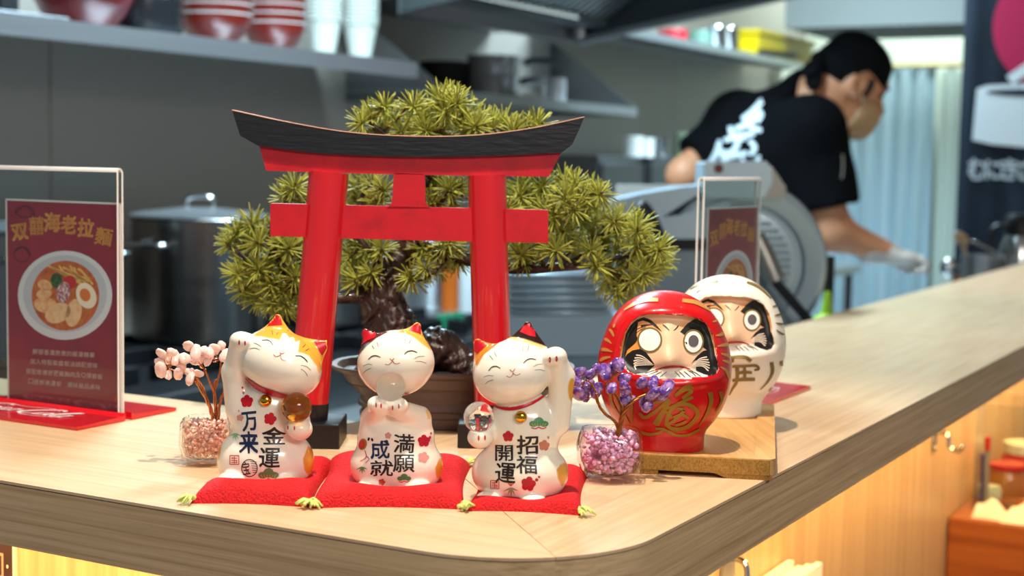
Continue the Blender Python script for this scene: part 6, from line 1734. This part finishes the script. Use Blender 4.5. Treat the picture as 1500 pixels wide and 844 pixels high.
def body_fn(X, Y, Z_):
    L_ = torso(X, Y, Z_, -.012)
    L_ += [s_cap(X, Y, Z_, shR, elR, .058, .047), s_cap(X, Y, Z_, elR, wrR, .047, .030), s_cap(X, Y, Z_, shL, elL, .058, .047), s_cap(X, Y, Z_, elL, wrL, .047, .030),
           s_cap(X, Y, Z_, pel, hipR, .12, .10), s_cap(X, Y, Z_, pel, hipL, .12, .10), s_cap(X, Y, Z_, hipR, knR, .085, .058), s_cap(X, Y, Z_, hipL, knL, .085, .058),
           s_cap(X, Y, Z_, knR, anR, .055, .038), s_cap(X, Y, Z_, knL, anL, .055, .038)]
    D = u_all(L_, .035)
    n_ = s_cap(X, Y, Z_, neckb, Hd(-.035, 0, -.05), .068, .060)
    D = smin(D, n_, .03)
    h = [s_ell(X, Y, Z_, Hd(-.005, 0, .02), (.098, .077, .108), RH), s_ell(X, Y, Z_, Hd(.028, 0, -.055), (.068, .058, .072), RH), s_cap(X, Y, Z_, Hd(.088, 0, .012), Hd(.112, 0, -.028), .012, .017),
         s_ell(X, Y, Z_, Hd(.075, 0, -.098), (.022, .028, .018), RH), s_cap(X, Y, Z_, Hd(.082, .03, .03), Hd(.082, -.03, .03), .016, .016)]
    hd = u_all(h, .018)
    for sg in (1, -1):
        ear = np.maximum(s_ell(X, Y, Z_, Hd(-.012, .078 * sg, -.012), (.030, .014, .040), RH), -s_ell(X, Y, Z_, Hd(-.006, .090 * sg, -.008), (.016, .010, .024), RH))
        hd = smin(hd, ear, .006)
        hd = smax(hd, -s_ell(X, Y, Z_, Hd(.105, .034 * sg, .006), (.018, .018, .010), RH), .01)
    return smin(D, hd, .025)
allp = np.stack([chest, pel, shR, shL, elR, wrR, elL, wrL, anR, anL, HC])
lo = allp.min(0) - .24; hi = allp.max(0) + .22; lo[2] = .05
V, Q = snets(body_fn, lo, hi, .0095)
body = mesh_obj('body', V, Q.tolist(), m_skinp, man, True)
# t-shirt
hemR = shR + (elR - shR) * .78; hemL = shL + (elL - shL) * .74
def sleeve(X, Y, Z_, a, b, hem, r0, r1):
    d = unit(b - a); D = s_cap(X, Y, Z_, a, b, r0, r1)
    cut = (X - hem[0]) * d[0] + (Y - hem[1]) * d[1] + (Z_ - hem[2]) * d[2]
    return np.maximum(D, cut)
def shirt_fn(X, Y, Z_):
    D = u_all(torso(X, Y, Z_, .004), .045)
    fold = .006 * np.sin(26 * (X - chest[0]) + 14 * (Z_ - chest[2])) * np.sin(18 * Z_ + 9 * Y)
    D = smin(D, sleeve(X, Y, Z_, shR, elR, hemR, .085, .084), .05)
    D = smin(D, sleeve(X, Y, Z_, shL, elL, hemL, .085, .080), .05)
    D = D + fold
    nd = unit(Hd(-.035, 0, -.05) - neckb)
    col = (X - neckb[0]) * nd[0] + (Y - neckb[1]) * nd[1] + (Z_ - neckb[2]) * nd[2] - .028
    near = np.sqrt((X - neckb[0]) ** 2 + (Y - neckb[1]) ** 2 + (Z_ - neckb[2]) ** 2) - .16
    D = np.maximum(D, np.minimum(col, -(-near) * 0 + np.where(near < 0, col, -1)))
    return np.maximum(D, -(Z_ - (pel[2] - .06)))
V, Q = snets(shirt_fn, allp.min(0) - .26, allp.max(0) + .24, .0095)
shirt = mesh_obj('t_shirt', V, Q.tolist(), m_shirt, man, True)
def trous_fn(X, Y, Z_):
    L_ = [s_cap(X, Y, Z_, belly + (pel - belly) * .8, pel, .135, .150, 1.15), s_cap(X, Y, Z_, pel, hipR, .13, .115), s_cap(X, Y, Z_, pel, hipL, .13, .115), s_cap(X, Y, Z_, hipR, knR, .10, .075), s_cap(X, Y, Z_, hipL, knL, .10, .075),
          s_cap(X, Y, Z_, knR, anR, .075, .062), s_cap(X, Y, Z_, knL, anL, .075, .062)]
    return np.maximum(np.maximum(u_all(L_, .03), -(Z_ - .07)), Z_ - (pel[2] + .05))
V, Q = snets(trous_fn, (pel[0] - .3, pel[1] - .32, .05), (pel[0] + .3, pel[1] + .34, pel[2] + .1), .012)
mesh_obj('trousers', V, Q.tolist(), m_trous, man, True)
for an in (anR, anL):
    def shoe_fn(X, Y, Z_, an=an):
        D = smin(s_ell(X, Y, Z_, an + np.array([.01, 0, -.035]), (.06, .045, .06)), s_ell(X, Y, Z_, an + np.array([.10, 0, -.055]), (.09, .048, .042)), .03)
        return np.maximum(D, -Z_)
    V, Q = snets(shoe_fn, an - [.1, .08, .1], an + [.24, .08, .06], .007)
    mesh_obj('shoe', V, Q.tolist(), m_shoe, man, True)
# bandana: skull cap, knot at the nape, two tails
def band_fn(X, Y, Z_):
    D = s_ell(X, Y, Z_, Hd(-.004, 0, .024), (.106, .086, .114), RH) + .003 * np.sin(60 * Z_ + 40 * X)
    f_ = (X - HC[0]) * fw[0] + (Y - HC[1]) * fw[1] + (Z_ - HC[2]) * fw[2]; u_ = (X - HC[0]) * up_[0] + (Y - HC[1]) * up_[1] + (Z_ - HC[2]) * up_[2]
    return np.maximum(D, -(u_ - (.034 + 1.5 * np.clip(f_, -.085, .0) - .22 * np.clip(f_, 0, .1))))
V, Q = snets(band_fn, HC - .16, HC + .17, .006)
mesh_obj('bandana', V, Q.tolist(), m_band, man, True)
kn_ = Hd(-.108, .01, .012)
MB().ell(kn_, (.022, .026, .024), 14, 10).build('bandana_knot', m_band, man, True)
for pts in ([kn_, Hd(-.118, .035, -.02), Hd(-.10, .05, -.075)], [kn_, Hd(-.125, .03, -.015), Hd(-.128, .04, -.05)]):
    C = catmull(pts, 9)
    MB().tube(C, [.012, .018, .022, .024, .025, .025, .024, .022, .012], 10, flat=.3).build('bandana_tail', m_band, man, True)
# sideburn hair, eyes, mask
for sg in (1, -1):
    MB().ell(Hd(.026, .0735 * sg, -.004), (.012, .006, .028), 12, 8, RH).build('sideburn', m_hair, man, True)
    e_ = MB().ell(Hd(.082, .033 * sg, .004), (.010, .013, .0065), 12, 8, RH).build('eye', mat('eye_dark', '#2b2320', .2), man, True)
    MB().ell(Hd(.091, .033 * sg, .026), (.006, .020, .004), 12, 6, RH).build('eyebrow', m_hair, man, True)
MB().ell(Hd(-.060, 0, -.020), (.030, .050, .030), 20, 14, RH).build('hair', m_hair, man, True)
def mask_fn(X, Y, Z_):
    D = np.abs(smin(s_ell(X, Y, Z_, Hd(.034, 0, -.060), (.076, .064, .072), RH), s_cap(X, Y, Z_, Hd(.095, 0, -.035), Hd(.085, 0, -.09), .022, .024), .03)) - .004
    f_ = (X - HC[0]) * fw[0] + (Y - HC[1]) * fw[1] + (Z_ - HC[2]) * fw[2]; u_ = (X - HC[0]) * up_[0] + (Y - HC[1]) * up_[1] + (Z_ - HC[2]) * up_[2]
    return np.maximum(np.maximum(D, -(f_ - .028)), np.maximum(u_ + .022, -(u_ + .14)))
V, Q = snets(mask_fn, HC - .18, HC + .18, .0055)
mesh_obj('face_mask', V, Q.tolist(), m_mask, man, True)
MB().tube(catmull([Hd(.035, .066, -.05), Hd(.015, .076, -.03), Hd(-.012, .086, -.045)], 8), .0018, 6).build('mask_loop', m_white, man, True)
# gloved hands: palm, four bent fingers, thumb
def hand(wr, el, name, m):
    d = unit(unit(wr - el) + np.array([.5, 0, .12])); pn = unit(np.cross(d, [0, 0, 1.0])); dn = np.cross(pn, d); dn = -dn if dn[2] > 0 else dn      # dn: palm side (down)
    def H(f, s, n_): return wr + d * f + pn * s + dn * n_
    def fn(X, Y, Z_):
        D = s_cap(X, Y, Z_, H(-.05, 0, 0), H(.0, 0, .0), .036, .030)
        R_ = np.stack([d, pn, dn], 1)
        D = smin(D, s_ell(X, Y, Z_, H(.045, 0, .004), (.050, .042, .020), R_), .02)
        for s, ln in ((-.030, .85), (-.010, 1.0), (.011, .95), (.030, .75)):
            a = H(.082, s, .002); b = H(.080 + .022 * ln, s * 1.02, .010); c = H(.080 + .022 * ln, s * 1.02, .027); e = H(.074, s * 1.0, .031)
            F_ = smin(smin(s_cap(X, Y, Z_, a, b, .0105, .0098), s_cap(X, Y, Z_, b, c, .0098, .009), .004), s_cap(X, Y, Z_, c, e, .009, .0078), .004)
            D = smin(D, F_, .005)
        t0 = H(.022, -.034, .012); t1 = H(.052, -.046, .024); t2 = H(.080, -.026, .038)
        D = smin(D, smin(s_cap(X, Y, Z_, t0, t1, .015, .012), s_cap(X, Y, Z_, t1, t2, .012, .0095), .005), .010)
        return D
    V, Q = snets(fn, wr - .16, wr + .17, .0036)
    mesh_obj(name, V, Q.tolist(), m, man, True)
hand(wrR, elR, 'glove', m_glove)
hand(wrL, elL, 'glove', m_glove)
# white brush lettering on the back
bvS = bvh_of(shirt)
W_ = [([(1088, 176), (1104, 164), (1118, 147)], 8), ([(1078, 190), (1096, 182), (1114, 168)], 8), ([(1094, 172), (1100, 186), (1116, 192)], 7), ([(1070, 186), (1076, 200), (1092, 204)], 7), ([(1062, 206), (1084, 200), (1106, 196)], 7),
      ([(1082, 196), (1080, 214), (1070, 226)], 7), ([(1052, 214), (1060, 224), (1078, 222)], 7), ([(1056, 232), (1076, 228), (1096, 224)], 7), ([(1098, 206), (1106, 216), (1100, 228)], 6), ([(1040, 240), (1050, 226), (1056, 206)], 7), ([(1046, 248), (1064, 244), (1084, 242)], 7),
      ([(1064, 234), (1068, 246), (1060, 258)], 6), ([(1088, 232), (1094, 244), (1108, 240), (1112, 228)], 6), ([(1038, 256), (1048, 262), (1060, 268)], 6), ([(1074, 256), (1090, 252), (1104, 250)], 6), ([(1108, 160), (1116, 168), (1110, 180)], 5)]
W_ = [(p, w + 1) for p, w in W_]
decal('shirt_lettering', [stroke(p, w, n=10, taper=.35) for p, w in W_], bvS, mat('white_shirt_print', '#cfdde3', .7), man, .003, 6)
decal('sleeve_print', [stroke([(1233, 226), (1234, 244), (1232, 262)], 2.5, n=10)], bvS, mat('grey_shirt_print', '#8d8880', .7), man, .003, 6)
